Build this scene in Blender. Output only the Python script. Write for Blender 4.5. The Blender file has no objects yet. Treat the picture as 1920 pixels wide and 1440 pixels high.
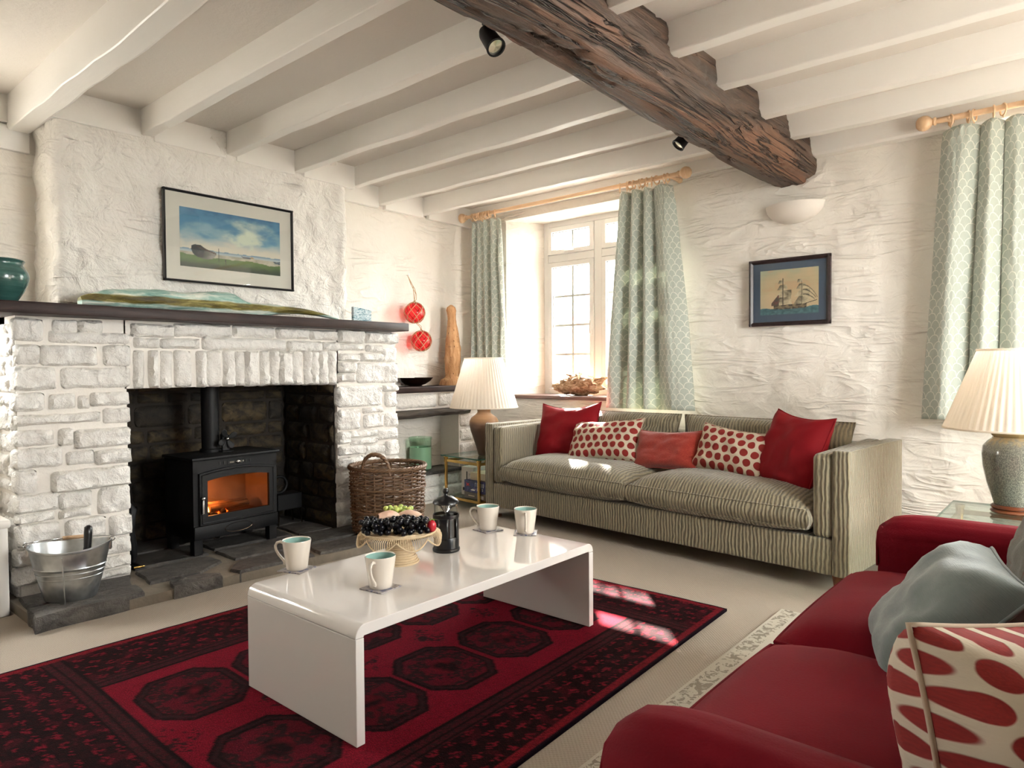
import bpy, bmesh, math, random
from mathutils import Vector, Matrix, noise
R_ = math.radians
rnd = random.Random(7)
scene = bpy.context.scene
COL = scene.collection
# ---------------------------------------------------------------- camera
yaw, pitch, roll = R_(40.41), R_(1.367), R_(-0.403)
fw = Vector((-math.sin(yaw)*math.cos(pitch), math.cos(yaw)*math.cos(pitch), -math.sin(pitch)))
rt = Vector((math.cos(yaw), math.sin(yaw), 0)); up = rt.cross(fw)
r2 = rt*math.cos(roll)+up*math.sin(roll); u2 = -rt*math.sin(roll)+up*math.cos(roll)
cd = bpy.data.cameras.new('camera'); cam = bpy.data.objects.new('camera', cd); COL.objects.link(cam)
m = Matrix((r2, u2, -fw)).transposed().to_4x4(); m.translation = Vector((0, 0, 1.1)); cam.matrix_world = m
cd.sensor_width = 36; cd.lens = 1282/1920*36; cd.clip_start = .05
scene.camera = cam
# ---------------------------------------------------------------- light
scene.view_settings.view_transform = 'Standard'; scene.view_settings.look = 'None'
scene.view_settings.gamma = 1; scene.view_settings.use_curve_mapping = False
scene.view_settings.exposure = 0.86
cy = scene.cycles; cy.max_bounces = 6; cy.diffuse_bounces = 4; cy.glossy_bounces = 2; cy.transmission_bounces = 5; cy.transparent_max_bounces = 8
cy.caustics_reflective = False; cy.caustics_refractive = False; cy.adaptive_threshold = .05; cy.sample_clamp_indirect = 6
w = bpy.data.worlds.new('sky'); scene.world = w; w.use_nodes = True
bg = w.node_tree.nodes['Background']; bg.inputs[0].default_value = (1.0, .99, .98, 1); bg.inputs[1].default_value = 25.0
def link(o):
    COL.objects.link(o); return o
def lamp(name, kind, loc, energy, color=(1, 1, 1), **k):
    d = bpy.data.lights.new(name, kind); d.energy = energy; d.color = color
    for a, b in k.items(): setattr(d, a, b)
    o = link(bpy.data.objects.new(name, d)); o.location = loc; return o
sun = lamp('sun', 'SUN', (-6, 8, 6), 95.0, (1, .93, .84), angle=R_(.6))
SUNDIR = Vector((-1.93, 2.30, 2.13))      # towards the sun
sun.rotation_euler = SUNDIR.to_track_quat('Z', 'Y').to_euler()
def portal(name, loc, rot, sx, sy):
    o = lamp(name, 'AREA', loc, 1.0, shape='RECTANGLE', size=sx, size_y=sy); o.data.cycles.is_portal = True
    o.rotation_euler = rot
portal('portal_window_1', (-3.16, 4.93, 1.62), (R_(-90), 0, 0), 1.15, 1.52)
portal('portal_window_2', (.5, 4.93, 1.62), (R_(-90), 0, 0), 1.65, 1.52)
portal('portal_window_3', (-4.62, .35, 1.65), (0, R_(-90), 0), 1.1, .72)
portal('portal_window_4', (1.78, 2.5, 1.62), (0, R_(90), 0), 1.25, 1.3)
# ---------------------------------------------------------------- helpers: things, parts
def tag(o, label=None, cat=None, group=None, kind=None):
    if label: o['label'] = label
    if cat: o['category'] = cat
    if group: o['group'] = group
    if kind: o['kind'] = kind
    return o
def thing(name, label, cat, loc=(0, 0, 0), rz=0, group=None):
    o = link(bpy.data.objects.new(name, None)); o.location = loc; o.rotation_euler = (0, 0, rz); o.empty_display_size = .1
    return tag(o, label, cat, group)
def copy_tree(o, parent=None):
    c = o.copy(); COL.objects.link(c); c.parent = parent
    for ch in list(o.children): copy_tree(ch, c)
    return c
class MB:
    def __init__(s): s.v = []; s.f = []; s.uv = {}; s.col = None
    def add(s, vs, fs, uv=None):
        n = len(s.v); s.v += [tuple(p) for p in vs]; s.f += [tuple(i+n for i in f) for f in fs]
        if uv:
            for i, q in enumerate(uv): s.uv[n+i] = q
        return s
    def box(s, x0, x1, y0, y1, z0, z1):
        return s.add([(x0,y0,z0),(x1,y0,z0),(x1,y1,z0),(x0,y1,z0),(x0,y0,z1),(x1,y0,z1),(x1,y1,z1),(x0,y1,z1)],
                     [(0,3,2,1),(4,5,6,7),(0,1,5,4),(1,2,6,5),(2,3,7,6),(3,0,4,7)])
    def rbox(s, x0, x1, y0, y1, z0, z1, r=.01, seg=2):
        bm = bmesh.new(); bmesh.ops.create_cube(bm, size=1)
        for v in bm.verts: v.co = Vector(((x0+x1)/2+v.co.x*(x1-x0), (y0+y1)/2+v.co.y*(y1-y0), (z0+z1)/2+v.co.z*(z1-z0)))
        bmesh.ops.bevel(bm, geom=bm.edges[:], offset=r, segments=seg, profile=.5, affect='EDGES')
        bm.verts.index_update()
        s.add([v.co[:] for v in bm.verts], [[v.index for v in f.verts] for f in bm.faces]); bm.free(); return s
    def grid(s, nu, nv, fn, cu=False, cv=False, uv=None):
        vs = []; uvs = [] if uv else None
        for j in range(nv):
            for i in range(nu):
                a = i/(nu if cu else nu-1); b = j/(nv if cv else nv-1)
                vs.append(fn(a, b))
                if uv: uvs.append(uv(a, b))
        fs = []
        for j in range(nv if cv else nv-1):
            for i in range(nu if cu else nu-1):
                i2 = (i+1) % nu; j2 = (j+1) % nv
                fs.append((j*nu+i, j*nu+i2, j2*nu+i2, j2*nu+i))
        return s.add(vs, fs, uvs)
    def lathe(s, prof, n=32, c=(0, 0, 0), wob=None):
        def fn(a, b):
            k = b*(len(prof)-1); r, z = prof[int(round(k))]; t = -a*2*math.pi
            if wob: r = r*wob(t, z)
            return (c[0]+r*math.cos(t), c[1]+r*math.sin(t), c[2]+z)
        return s.grid(n, len(prof), fn, cu=True)
    def tube(s, pts, r, n=8, closed=False, cap=True):
        P = [Vector(p) for p in pts]; N = len(P); rr = r if isinstance(r, (list, tuple)) else [r]*N
        prev = None; vs = []
        for i, p in enumerate(P):
            a = P[(i-1) % N] if (closed or i > 0) else p; b = P[(i+1) % N] if (closed or i < N-1) else p
            t = (b-a)
            t = t.normalized() if t.length > 1e-9 else Vector((0, 0, 1))
            if prev is None:
                q = Vector((0, 0, 1)) if abs(t.z) < .9 else Vector((1, 0, 0))
                x = t.cross(q).normalized()
            else:
                x = (prev-t*prev.dot(t))
                x = x.normalized() if x.length > 1e-9 else t.orthogonal().normalized()
            prev = x; y = t.cross(x)
            for k in range(n):
                an = 2*math.pi*k/n; vs.append(p+(x*math.cos(an)+y*math.sin(an))*rr[i])
        fs = []
        for i in range(N if closed else N-1):
            j = (i+1) % N
            for k in range(n):
                k2 = (k+1) % n; fs.append((i*n+k, i*n+k2, j*n+k2, j*n+k))
        if cap and not closed:
            fs.append(tuple(range(n-1, -1, -1))); fs.append(tuple((N-1)*n+k for k in range(n)))
        return s.add(vs, fs)
    def ball(s, c, r, n=12, sc=(1, 1, 1), fn=None):
        def f(a, b):
            t = a*2*math.pi; ph = math.pi*b
            d = Vector((math.sin(ph)*math.cos(t)*sc[0], math.sin(ph)*math.sin(t)*sc[1], -math.cos(ph)*sc[2]))*r
            if fn: d = fn(d)
            return (c[0]+d.x, c[1]+d.y, c[2]+d.z)
        return s.grid(n, max(5, n//2+1), f, cu=True)
    def prism(s, poly, axis, a, b):
        n = len(poly)
        def P(q, h): return {'x': (h, q[0], q[1]), 'y': (q[0], h, q[1]), 'z': (q[0], q[1], h)}[axis]
        vs = [P(q, a) for q in poly]+[P(q, b) for q in poly]
        fs = [tuple(range(n-1, -1, -1)), tuple(range(n, 2*n))]+[(i, (i+1) % n, n+(i+1) % n, n+i) for i in range(n)]
        return s.add(vs, fs)
    def xf(s, M, start=0):
        for i in range(start, len(s.v)): s.v[i] = tuple(M @ Vector(s.v[i]))
        return s
    def mesh(s, name, smooth=None):
        me = bpy.data.meshes.new(name); me.from_pydata(s.v, [], s.f); me.update()
        bm = bmesh.new(); bm.from_mesh(me); bmesh.ops.recalc_face_normals(bm, faces=bm.faces[:]); bm.to_mesh(me); bm.free()
        if s.uv:
            l = me.uv_layers.new(name='uv'); vi = [0]*len(me.loops); me.loops.foreach_get('vertex_index', vi)
            fl = []
            for i in vi: fl += s.uv.get(i, (0, 0))
            l.data.foreach_set('uv', fl)
        if s.col:
            a = me.color_attributes.new('col', 'FLOAT_COLOR', 'POINT'); fl = []
            for c in s.col: fl += [c[0], c[1], c[2], 1]
            a.data.foreach_set('color', fl)
        if smooth is not None:
            me.polygons.foreach_set('use_smooth', [True]*len(me.polygons))
            if smooth < 179: me.set_sharp_from_angle(angle=R_(smooth))
        return me
    def build(s, name, mt, parent=None, smooth=None, loc=None, rot=None):
        me = s.mesh(name, smooth); me.materials.append(mt)
        o = link(bpy.data.objects.new(name, me)); o.parent = parent
        if loc: o.location = loc
        if rot: o.rotation_euler = rot
        return o
def inst(o, name, parent, loc, rot=None, scale=None):
    c = bpy.data.objects.new(name, o.data); COL.objects.link(c); c.parent = parent; c.location = loc
    if rot: c.rotation_euler = rot
    if scale: c.scale = scale
    return c
def struct(o): o['kind'] = 'structure'; return o
def nz(x, y, z=0., oct=3):
    return noise.fractal(Vector((x, y, z)), 1.0, 2.0, oct)
def arc(cx, cz, r, a0, a1, n): return [(cx+r*math.cos(R_(a0+(a1-a0)*i/n)), cz+r*math.sin(R_(a0+(a1-a0)*i/n))) for i in range(n+1)]
# ---------------------------------------------------------------- helpers: materials
def C(h):
    h = h.lstrip('#'); v = [int(h[i:i+2], 16)/255 for i in (0, 2, 4)]
    return tuple((x/12.92 if x <= .04045 else ((x+.055)/1.055)**2.4) for x in v)+(1,)
class S:
    """a socket with arithmetic"""
    def __init__(s, t, k): s.t = t; s.k = k
    def _m(s, op, b=None, c=None):
        n = s.t.n('ShaderNodeMath'); n.operation = op; s.t.put(s, n.inputs[0])
        if b is not None: s.t.put(b, n.inputs[1])
        if c is not None: s.t.put(c, n.inputs[2])
        return S(s.t, n.outputs[0])
    def __add__(s, b): return s._m('ADD', b)
    __radd__ = __add__
    def __mul__(s, b): return s._m('MULTIPLY', b)
    __rmul__ = __mul__
    def __sub__(s, b): return s._m('SUBTRACT', b)
    def __rsub__(s, b): return (s*-1.0)+b
    def __truediv__(s, b): return s._m('DIVIDE', b)
    def sin(s): return s._m('SINE')
    def abs(s): return s._m('ABSOLUTE')
    def floor(s): return s._m('FLOOR')
    def fract(s): return s._m('FRACT')
    def sqrt(s): return s._m('SQRT')
    def mod(s, b): return s._m('FLOORED_MODULO', b)
    def pow(s, b): return s._m('POWER', b)
    def mx(s, b): return s._m('MAXIMUM', b)
    def mn(s, b): return s._m('MINIMUM', b)
    def lt(s, b): return s._m('LESS_THAN', b)
    def gt(s, b): return s._m('GREATER_THAN', b)
    def clamp(s): n = s.t.n('ShaderNodeClamp'); s.t.put(s, n.inputs[0]); return S(s.t, n.outputs[0])
    def step(s, a, b):
        n = s.t.n('ShaderNodeMapRange'); n.interpolation_type = 'SMOOTHSTEP'; s.t.put(s, n.inputs[0]); s.t.put(a, n.inputs[1]); s.t.put(b, n.inputs[2]); return S(s.t, n.outputs[0])
class T:
    def __init__(s, mt): s.mt = mt; s.nt = mt.node_tree
    def n(s, k): return s.nt.nodes.new(k)
    def put(s, v, i):
        if isinstance(v, S): s.nt.links.new(v.k, i)
        elif isinstance(v, tuple) and len(v) == 4 and i.type == 'VECTOR': i.default_value = v[:3]
        else: i.default_value = v
    def tc(s, k='Object'): return S(s, s.n('ShaderNodeTexCoord').outputs[k])
    def xyz(s, v): n = s.n('ShaderNodeSeparateXYZ'); s.put(v, n.inputs[0]); return [S(s, o) for o in n.outputs]
    def vec(s, x, y, z=0.): n = s.n('ShaderNodeCombineXYZ'); s.put(x, n.inputs[0]); s.put(y, n.inputs[1]); s.put(z, n.inputs[2]); return S(s, n.outputs[0])
    def scale(s, v, k): n = s.n('ShaderNodeVectorMath'); n.operation = 'MULTIPLY'; s.put(v, n.inputs[0]); n.inputs[1].default_value = k; return S(s, n.outputs[0])
    def noise(s, v, sc, d=3, r=.5, w=0.): n = s.n('ShaderNodeTexNoise'); s.put(v, n.inputs['Vector']); s.put(sc, n.inputs['Scale']); n.inputs['Detail'].default_value = d; n.inputs['Roughness'].default_value = r; n.inputs['Distortion'].default_value = w; return S(s, n.outputs[0])
    def vor(s, v, sc, f='F1', rnd=1.): n = s.n('ShaderNodeTexVoronoi'); n.feature = f; s.put(v, n.inputs['Vector']); n.inputs['Scale'].default_value = sc; n.inputs['Randomness'].default_value = rnd; return S(s, n.outputs[0])
    def mix(s, f, a, b): n = s.n('ShaderNodeMix'); n.data_type = 'RGBA'; s.put(f, n.inputs[0]); s.put(a, n.inputs[6]); s.put(b, n.inputs[7]); return S(s, n.outputs[2])
    def ramp(s, f, st):
        n = s.n('ShaderNodeValToRGB'); s.put(f, n.inputs[0]); e = n.color_ramp.elements
        while len(e) < len(st): e.new(.5)
        for q, (p, c) in zip(e, st): q.position = p; q.color = c
        return S(s, n.outputs[0])
    def bump(s, h, st=.3, d=.01): n = s.n('ShaderNodeBump'); n.inputs['Strength'].default_value = st; n.inputs['Distance'].default_value = d; s.put(h, n.inputs['Height']); return S(s, n.outputs[0])
    def attr(s, name): n = s.n('ShaderNodeVertexColor'); n.layer_name = name; return S(s, n.outputs[0])
    def rand(s): return S(s, s.n('ShaderNodeObjectInfo').outputs['Random'])
    def normal(s): n = s.n('ShaderNodeVectorTransform'); n.vector_type = 'NORMAL'; n.convert_from = 'WORLD'; n.convert_to = 'OBJECT'; s.nt.links.new(s.n('ShaderNodeNewGeometry').outputs['Normal'], n.inputs[0]); return S(s, n.outputs[0])
def mat(name, col=None, rough=.6, fn=None, **k):
    mt = bpy.data.materials.new(name); mt.use_nodes = True; p = mt.node_tree.nodes['Principled BSDF']; t = T(mt)
    d = {'Roughness': rough}
    if col is not None: d['Base Color'] = C(col) if isinstance(col, str) else col
    for a, b in k.items(): d[a.replace('_', ' ')] = b
    if fn: d.update(fn(t))
    for a, b in d.items(): t.put(b, p.inputs[a])
    return mt
M = {}
def plaster(t, c1, c2, st=.55, d=.02, fine=.25, rk=.55):
    o = t.tc(); x, y, z = t.xyz(o)
    a = t.noise(t.scale(o, (1.3, 1.3, 7)), 1.5, 2, .5, 1.0)      # ragged trowel ridges, nearly level
    b = t.noise(o, 3.2, 3, .5, .3); f = t.noise(o, 45, 3, .6); g = t.noise(o, 9, 4, .6, .8)
    ridge = ((a-.5).abs()*-9.0+1.0).mx(0.).pow(1.5)*b.step(.42, .6)
    h = ridge*rk+g*.8+b*.6+f*fine*.4
    return {'Base Color': t.mix(g*.5+b*.5, C(c1), C(c2)), 'Normal': t.bump(h, st, d)}
M['plaster'] = mat('white_plaster', rough=.75, fn=lambda t: plaster(t, 'ebe4da', 'f3ede4', .6, .028))
M['breast'] = mat('white_rough_render', rough=.75, fn=lambda t: plaster(t, 'eee9e1', 'f6f2ec', 1.0, .05, .35, .15))
def stonep(t):
    o = t.tc(); r = t.rand(); v = t.vec(r*37., r*11., r*5.)
    n = t.n('ShaderNodeVectorMath'); n.operation = 'ADD'; t.put(o, n.inputs[0]); t.put(v, n.inputs[1]); p = S(t, n.outputs[0])
    a = t.noise(p, 22, 5, .62, .6); b = t.vor(p, 38); f = t.noise(p, 110, 3, .6)
    return {'Base Color': t.mix(a, C('f0ebe4'), C('f8f5f0')), 'Normal': t.bump(a*1.2+b*.3+f*.3, .7, .024)}
M['stone_white'] = mat('whitewashed_stone', rough=.7, fn=stonep)
M['mortar_white'] = mat('whitewashed_mortar', rough=.8, fn=lambda t: {'Base Color': t.mix(t.noise(t.tc(), 8, 3), C('e8e1d8'), C('f2ede6')), 'Normal': t.bump(t.noise(t.tc(), 30, 4, .6), .4, .01)})
def darkst(t):
    o = t.tc(); r = t.rand(); a = t.noise(o, 14, 5, .65, .5); b = t.noise(o, 60, 3)
    c = t.mix(r, C('2a241e'), C('54462f')); c = t.mix(a.step(.35, .7), c, C('1c1916'))
    return {'Base Color': c, 'Normal': t.bump(a+b*.3, .7, .015)}
M['stone_dark'] = mat('sooty_stone', rough=.85, fn=darkst)
M['mortar_dark'] = mat('sooty_mortar', rough=.9, fn=lambda t: {'Base Color': t.mix(t.noise(t.tc(), 6), C('1f1b17'), C('352d26')), 'Normal': t.bump(t.noise(t.tc(), 25, 4), .5, .01)})
def slate(t):
    o = t.tc(); r = t.rand(); a = t.noise(t.scale(o, (3, 1.4, 3)), 7, 6, .68, .8); b = t.noise(o, 40, 4, .65)
    c = t.mix(r, C('4f4c49'), C('706b66')); c = t.mix(a.step(.3, .75), c, C('383533')); c = t.mix(b.step(.6, .8)*.5, c, C('8a847c'))
    return {'Base Color': c, 'Normal': t.bump(a*.9+b*.5, 1.0, .02)}
M['slate'] = mat('hearth_slate', rough=.55, fn=slate)
M['grout'] = mat('hearth_grout', rough=.9, fn=lambda t: {'Base Color': t.mix(t.noise(t.tc(), 14, 4), C('6a6257'), C('8f8577')), 'Normal': t.bump(t.noise(t.tc(), 50, 4), .4, .008)})
M['paint'] = mat('white_painted_timber', rough=.38, fn=lambda t: {'Base Color': t.mix(t.noise(t.tc(), 3, 3), C('f1ede7'), C('f8f5f0')), 'Normal': t.bump(t.noise(t.scale(t.tc(), (2, 14, 14)), 4, 3), .12, .008)})
M['ceiling'] = mat('ceiling_plaster', rough=.8, fn=lambda t: {'Base Color': C('e6dfd7'), 'Normal': t.bump(t.noise(t.tc(), 60, 4, .6), .25, .008)})
def oak(t):
    o = t.tc(); x, y, z = t.xyz(o)
    wv = t.noise(t.scale(o, (1, .25, 1)), 2, 2)
    g = t.noise(t.vec(x*38.+wv*3., y*1.5, z*38.), 1., 5, .7, .3); b = t.noise(t.vec(x*6., y*.9, z*6.), 1., 3, .5, .6)
    cr = t.noise(t.vec(x*15.+wv*3., y*.7, z*15.), 1., 4, .6, .5); crack = ((cr-.5).abs()*30.0*-1.0+1.0).mx(0.)*b.step(.40, .55)
    c = t.ramp(g, [(.25, C('261d17')), (.5, C('4a382d')), (.72, C('6e5343'))])
    c = t.mix(b.step(.52, .75)*.7, c, C('7d5640')); c = t.mix(b.step(.46, .28), c, C('3f3731'))
    c = t.mix(crack*.9, c, C('120d0a'))
    return {'Base Color': c, 'Normal': t.bump(g*.7-crack*1.6+b*.5, .9, .02), 'Roughness': g*.3+.45}
M['oak'] = mat('old_dark_oak', fn=oak)
def wood(t, c1, c2, sc=(1, 8, 8), k=6, st=.15):
    o = t.tc(); g = t.noise(t.scale(o, sc), k, 4, .6, .4)
    return {'Base Color': t.mix(g.step(.3, .7), C(c1), C(c2)), 'Normal': t.bump(g, st, .006)}
M['mantel'] = mat('dark_brown_mantel_wood', rough=.5, Specular_IOR_Level=.3, fn=lambda t: wood(t, '241614', '35231f', (8, 1, 8)))
M['sill'] = mat('brown_sill_wood', rough=.4, fn=lambda t: wood(t, '5a4038', '6d4f45'))
M['lintel'] = mat('weathered_lintel_wood', rough=.7, fn=lambda t: wood(t, '3c3733', '5a534c', (9, 1, 9), 6, .4))
M['pine'] = mat('pale_pine', rough=.45, fn=lambda t: wood(t, 'd8b18a', 'e6c6a2'))
M['legwood'] = mat('brown_leg_wood', rough=.4, fn=lambda t: wood(t, '6b4128', '8a5a38', (8, 8, 1)))
def carpet(t):
    o = t.tc(); x, y, z = t.xyz(o); w1 = t.noise(o, 4, 2)
    a = ((x*420.+w1*3.).sin()*(y*420.).sin()); n = t.noise(o, 260, 2, .6); b = t.noise(o, 2, 3)
    return {'Base Color': t.mix((n*.7+a*.15+b*.25).clamp(), C('93887b'), C('c0b4a5')), 'Normal': t.bump(a*.4+n, .45, .006)}
M['carpet'] = mat('beige_loop_carpet', rough=.95, fn=carpet)
def rugm(t):
    o = t.tc(); n = t.noise(t.scale(o, (1, 1.6, 1)), 170, 2, .6); b = t.noise(o, 5, 3); c = t.attr('col')
    m1 = t.mix(((n-.5)*2.0+.28).clamp(), c, C('16090a')); m2 = t.mix(n.step(.62, .8)*.16, m1, C('c04a55'))
    return {'Base Color': m2, 'Normal': t.bump(n+b*.5, .6, .008)}
M['rug'] = mat('red_afghan_wool', rough=1., fn=rugm, Specular_IOR_Level=.05)
def rug2(t):
    o = t.tc(); x, y, z = t.xyz(o); n = t.noise(o, 34, 3, .6, 1.2); f = t.noise(o, 220, 2)
    band = (x-.045).abs().lt(.032)
    c = t.mix(n.gt(.52)*band*.85, C('c9c3b4'), C('7d7566')); c = t.mix((x-.2).abs().lt(.075)*n.gt(.5), c, C('7a6f66'))
    return {'Base Color': t.mix(f*.35, c, C('8d867a')), 'Normal': t.bump(f, .4, .005)}
M['rug_pale'] = mat('pale_patterned_rug', rough=.95, fn=rug2)
M['gloss'] = mat('white_gloss_lacquer', 'dfd9d4', .06, Coat_Weight=.3)
M['whitebox'] = mat('white_satin_board', 'e4dfd8', .35)
def cord(t):
    o = t.tc(); x, y, z = t.xyz(o); nx, ny, nzv = t.xyz(t.normal())
    side = nx.abs().step(.75, .9); s = x+(y-x)*side
    n = t.noise(o, 7, 2); n2 = t.noise(t.scale(o, (60, 60, 9)), 1.6, 3)
    n3 = t.noise(t.scale(o, (1, 1, .45)), 38, 2); a = ((s+n*.03+n3*.016)*310.).sin()*.5+.5; f = t.noise(o, 190, 3, .6)
    k = (a*.8+n2*.45-.12).clamp()
    c = t.mix(k, C('565040'), C('9f9579')); c = t.mix(side*.55, c, C('8d8371')); c = t.mix(f*.25, c, C('6a6152'))
    return {'Base Color': c, 'Normal': t.bump(a*1.2+f*.6, .5, .006)}
M['cord'] = mat('grey_green_ribbed_chenille', rough=.75, fn=cord, Sheen_Weight=.5, Sheen_Roughness=.4)
def velvet(t, c1, c2, k=120):
    o = t.tc(); n = t.noise(o, k, 3, .6); b = t.noise(o, 5, 3)
    return {'Base Color': t.mix(b*.6+n*.3, C(c1), C(c2)), 'Normal': t.bump(n*.5+b*1.2, .18, .008)}
M['redvelvet'] = mat('deep_red_velvet', rough=.7, fn=lambda t: velvet(t, '700a14', '8c131d'), Specular_IOR_Level=.15)
M['redsofa'] = mat('crimson_wool_cloth', rough=.8, fn=lambda t: velvet(t, '5e0613', '740a1a', 200), Specular_IOR_Level=.12)
M['greycloth'] = mat('grey_blue_cloth', rough=.8, fn=lambda t: {**velvet(t, '56625f', '727d78'), 'Normal': t.bump(t.noise(t.scale(t.tc('UV'), (25, 300, 1)), 2, 3)+t.noise(t.tc(), 10, 3), .25, .006)}, Sheen_Weight=.5)
def orange(t):
    u = t.tc('UV'); n = t.noise(t.scale(u, (50, 260, 1)), 1.5, 3, .6); b = t.noise(u, 9, 3)
    c = t.mix(n.step(.45, .75)*.7, C('8f2013'), C('c0522c'))
    return {'Base Color': t.mix(b*.3, c, C('a02c1c')), 'Normal': t.bump(n, .4, .004)}
M['orange'] = mat('rust_chenille', rough=.85, fn=orange, Sheen_Weight=.4)
def polka(t, px=.062, py=.108, r=.0225):
    u, v, _ = t.xyz(t.tc('UV')); n = t.noise(t.tc('UV'), 300, 2)
    def dd(ou, ov):
        a = ((u/px+ou).fract()-.5)*px; b = ((v/py+ov).fract()-.5)*py
        return (a*a+b*b).sqrt()
    d = dd(0., 0.).mn(dd(.5, .5)); k = d.step(r+.0012, r-.0012)
    c = t.mix(k, C('c9bca6'), t.mix(n, C('6e130f'), C('942019')))
    return {'Base Color': c, 'Normal': t.bump(n*.3+k*.5, .4, .003)}
M['linen'] = mat('cream_linen', 'b9a690', .85)
M['polka'] = mat('cream_linen_with_red_dots', rough=.85, fn=polka)
M['polka_big'] = mat('cream_linen_with_large_red_dots', rough=.85, fn=lambda t: polka(t, .046, .077, .0172))
def tartan(t):
    u, v, _ = t.xyz(t.tc('UV')); n = t.noise(t.tc('UV'), 260, 2)
    g = ((u/.11).fract()-.5).abs().lt(.012).mx(((v/.11).fract()-.5).abs().lt(.012))
    return {'Base Color': t.mix(g*.8, t.mix(n, C('55584f'), C('73756a')), C('6d2b23')), 'Normal': t.bump(n, .3, .003)}
M['tartan'] = mat('grey_check_wool', rough=.85, fn=tartan, Sheen_Weight=.3)
def scallop(t):
    u, v, _ = t.xyz(t.tc('UV')); W = .078; H = .5
    U = u/W; V = v/W; n0 = t.noise(t.tc('UV'), 12, 2)
    U = U+n0*.35; V = V+n0*.2
    row = (V/H).floor(); off = row.mod(2.)*.5
    a = (U+off).fract()-.5; b = V-row*H
    d = (a*a+b*b).sqrt()
    ln = (d-.485).abs().step(.045, .02)
    fan = ((a/(b+.15))*14.).sin(); n = t.noise(t.scale(t.tc('UV'), (300, 80, 1)), 1, 2)
    c = t.mix(n*.5+fan*.12+.2, C('adb5ab'), C('c3c9be')); c = t.mix(ln*.85, c, C('eceade'))
    return {'Base Color': c, 'Normal': t.bump(ln+n*.3, .3, .002)}
M['curtain'] = mat('sage_scallop_curtain', rough=.7, fn=scallop, Sheen_Weight=.2)
# let some daylight through the cloth
def translucent(mt, col, f):
    nt = mt.node_tree; p = nt.nodes['Principled BSDF']; o = nt.nodes['Material Output']
    tr = nt.nodes.new('ShaderNodeBsdfTranslucent'); tr.inputs[0].default_value = col; mx = nt.nodes.new('ShaderNodeMixShader'); mx.inputs[0].default_value = f
    nt.links.new(p.outputs[0], mx.inputs[1]); nt.links.new(tr.outputs[0], mx.inputs[2]); nt.links.new(mx.outputs[0], o.inputs[0])
translucent(M['curtain'], C('d0d6c6'), .10)
M['shade'] = mat('cream_pleated_silk', 'f5eee3', .7); translucent(M['shade'], C('fff4e6'), .45)
def glassm(name, col, fac):
    mt = bpy.data.materials.new(name); mt.use_nodes = True; nt = mt.node_tree; nt.nodes.remove(nt.nodes['Principled BSDF']); o = nt.nodes['Material Output']
    tr = nt.nodes.new('ShaderNodeBsdfTransparent'); tr.inputs[0].default_value = col; gl = nt.nodes.new('ShaderNodeBsdfGlossy'); gl.inputs['Roughness'].default_value = .02
    lw = nt.nodes.new('ShaderNodeLayerWeight'); lw.inputs[0].default_value = .5; mx = nt.nodes.new('ShaderNodeMixShader'); t = T(mt)
    f0 = ((fac-1)/(fac+1))**2; ff = S(t, lw.outputs['Facing']).pow(5.)*(1-f0)+f0
    nt.links.new(ff.k, mx.inputs[0]); nt.links.new(tr.outputs[0], mx.inputs[1]); nt.links.new(gl.outputs[0], mx.inputs[2]); nt.links.new(mx.outputs[0], o.inputs[0]); return mt
M['glass'] = glassm('clear_glass', (.97, .985, .98, 1), 1.45)
M['glass_green'] = glassm('green_edged_glass', (.80, .90, .86, 1), 1.5)
M['glass_edge'] = mat('green_glass_edge', '3d6b5c', .1)
M['redglass'] = glassm('red_float_glass', (.90, .19, .21, 1), 1.5)
M['greenglass'] = glassm('pale_green_glass', (.86, .96, .89, 1), 1.5)
M['stoveglass'] = glassm('stove_glass', (.72, .62, .52, 1), 1.45)
M['upvc'] = mat('white_window_frame', 'efece8', .35)
M['gasket'] = mat('grey_gasket', '8d8d8b', .6)
M['black'] = mat('matt_black_iron', Specular_IOR_Level=.3, col='0b0b0d', rough=.55, fn=lambda t: {'Normal': t.bump(t.noise(t.tc(), 180, 2), .1, .003)})
M['blackplastic'] = mat('black_plastic', '101012', .3)
M['steel'] = mat('polished_steel', 'c8c8c8', .18, Metallic=1.0)
def galv(t):
    o = t.tc(); a = t.vor(o, 40); b = t.noise(o, 9, 3)
    return {'Base Color': t.mix(a*.6+b*.4, C('aeb3b6'), C('d6dadc')), 'Roughness': b*.2+.22, 'Normal': t.bump(b, .1, .01)}
M['galv'] = mat('galvanised_steel', fn=galv, Metallic=1.0)
M['brass'] = mat('polished_brass', 'd9b36a', .22, Metallic=1.0)
M['bronze'] = mat('dark_metal_bowl', '6b5d50', .18, Metallic=1.0)
def wick(t, c1, c2):
    o = t.tc(); n = t.noise(o, 60, 3); b = t.noise(o, 6, 2)
    return {'Base Color': t.mix((n*.6+b*.5).clamp(), C(c1), C(c2)), 'Normal': t.bump(n, .3, .003)}
M['wicker'] = mat('brown_willow', rough=.5, fn=lambda t: wick(t, '3a281a', '846346'))
M['raffia'] = mat('pale_raffia', rough=.7, fn=lambda t: wick(t, 'b0926c', 'e0ccaa'))
M['mug'] = mat('cream_glazed_stoneware', 'd9cfc2', .22, Coat_Weight=.4)
M['mint'] = mat('mint_glaze', '8fb3aa', .2, Coat_Weight=.4)
M['coaster'] = mat('printed_coaster', rough=.35, fn=lambda t: {'Base Color': t.ramp(t.noise(t.tc(), 40, 3), [(.35, C('6e6a72')), (.5, C('a9a19c')), (.62, C('565a78'))])})
M['grape'] = mat('black_grape_skin', '0a0a12', .28, Specular_IOR_Level=.35)
M['grape_green'] = mat('green_grape_skin', 'b4c46a', .25, Subsurface_Weight=.2)
M['stem'] = mat('grape_stem', '6b6a3a', .6)
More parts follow.
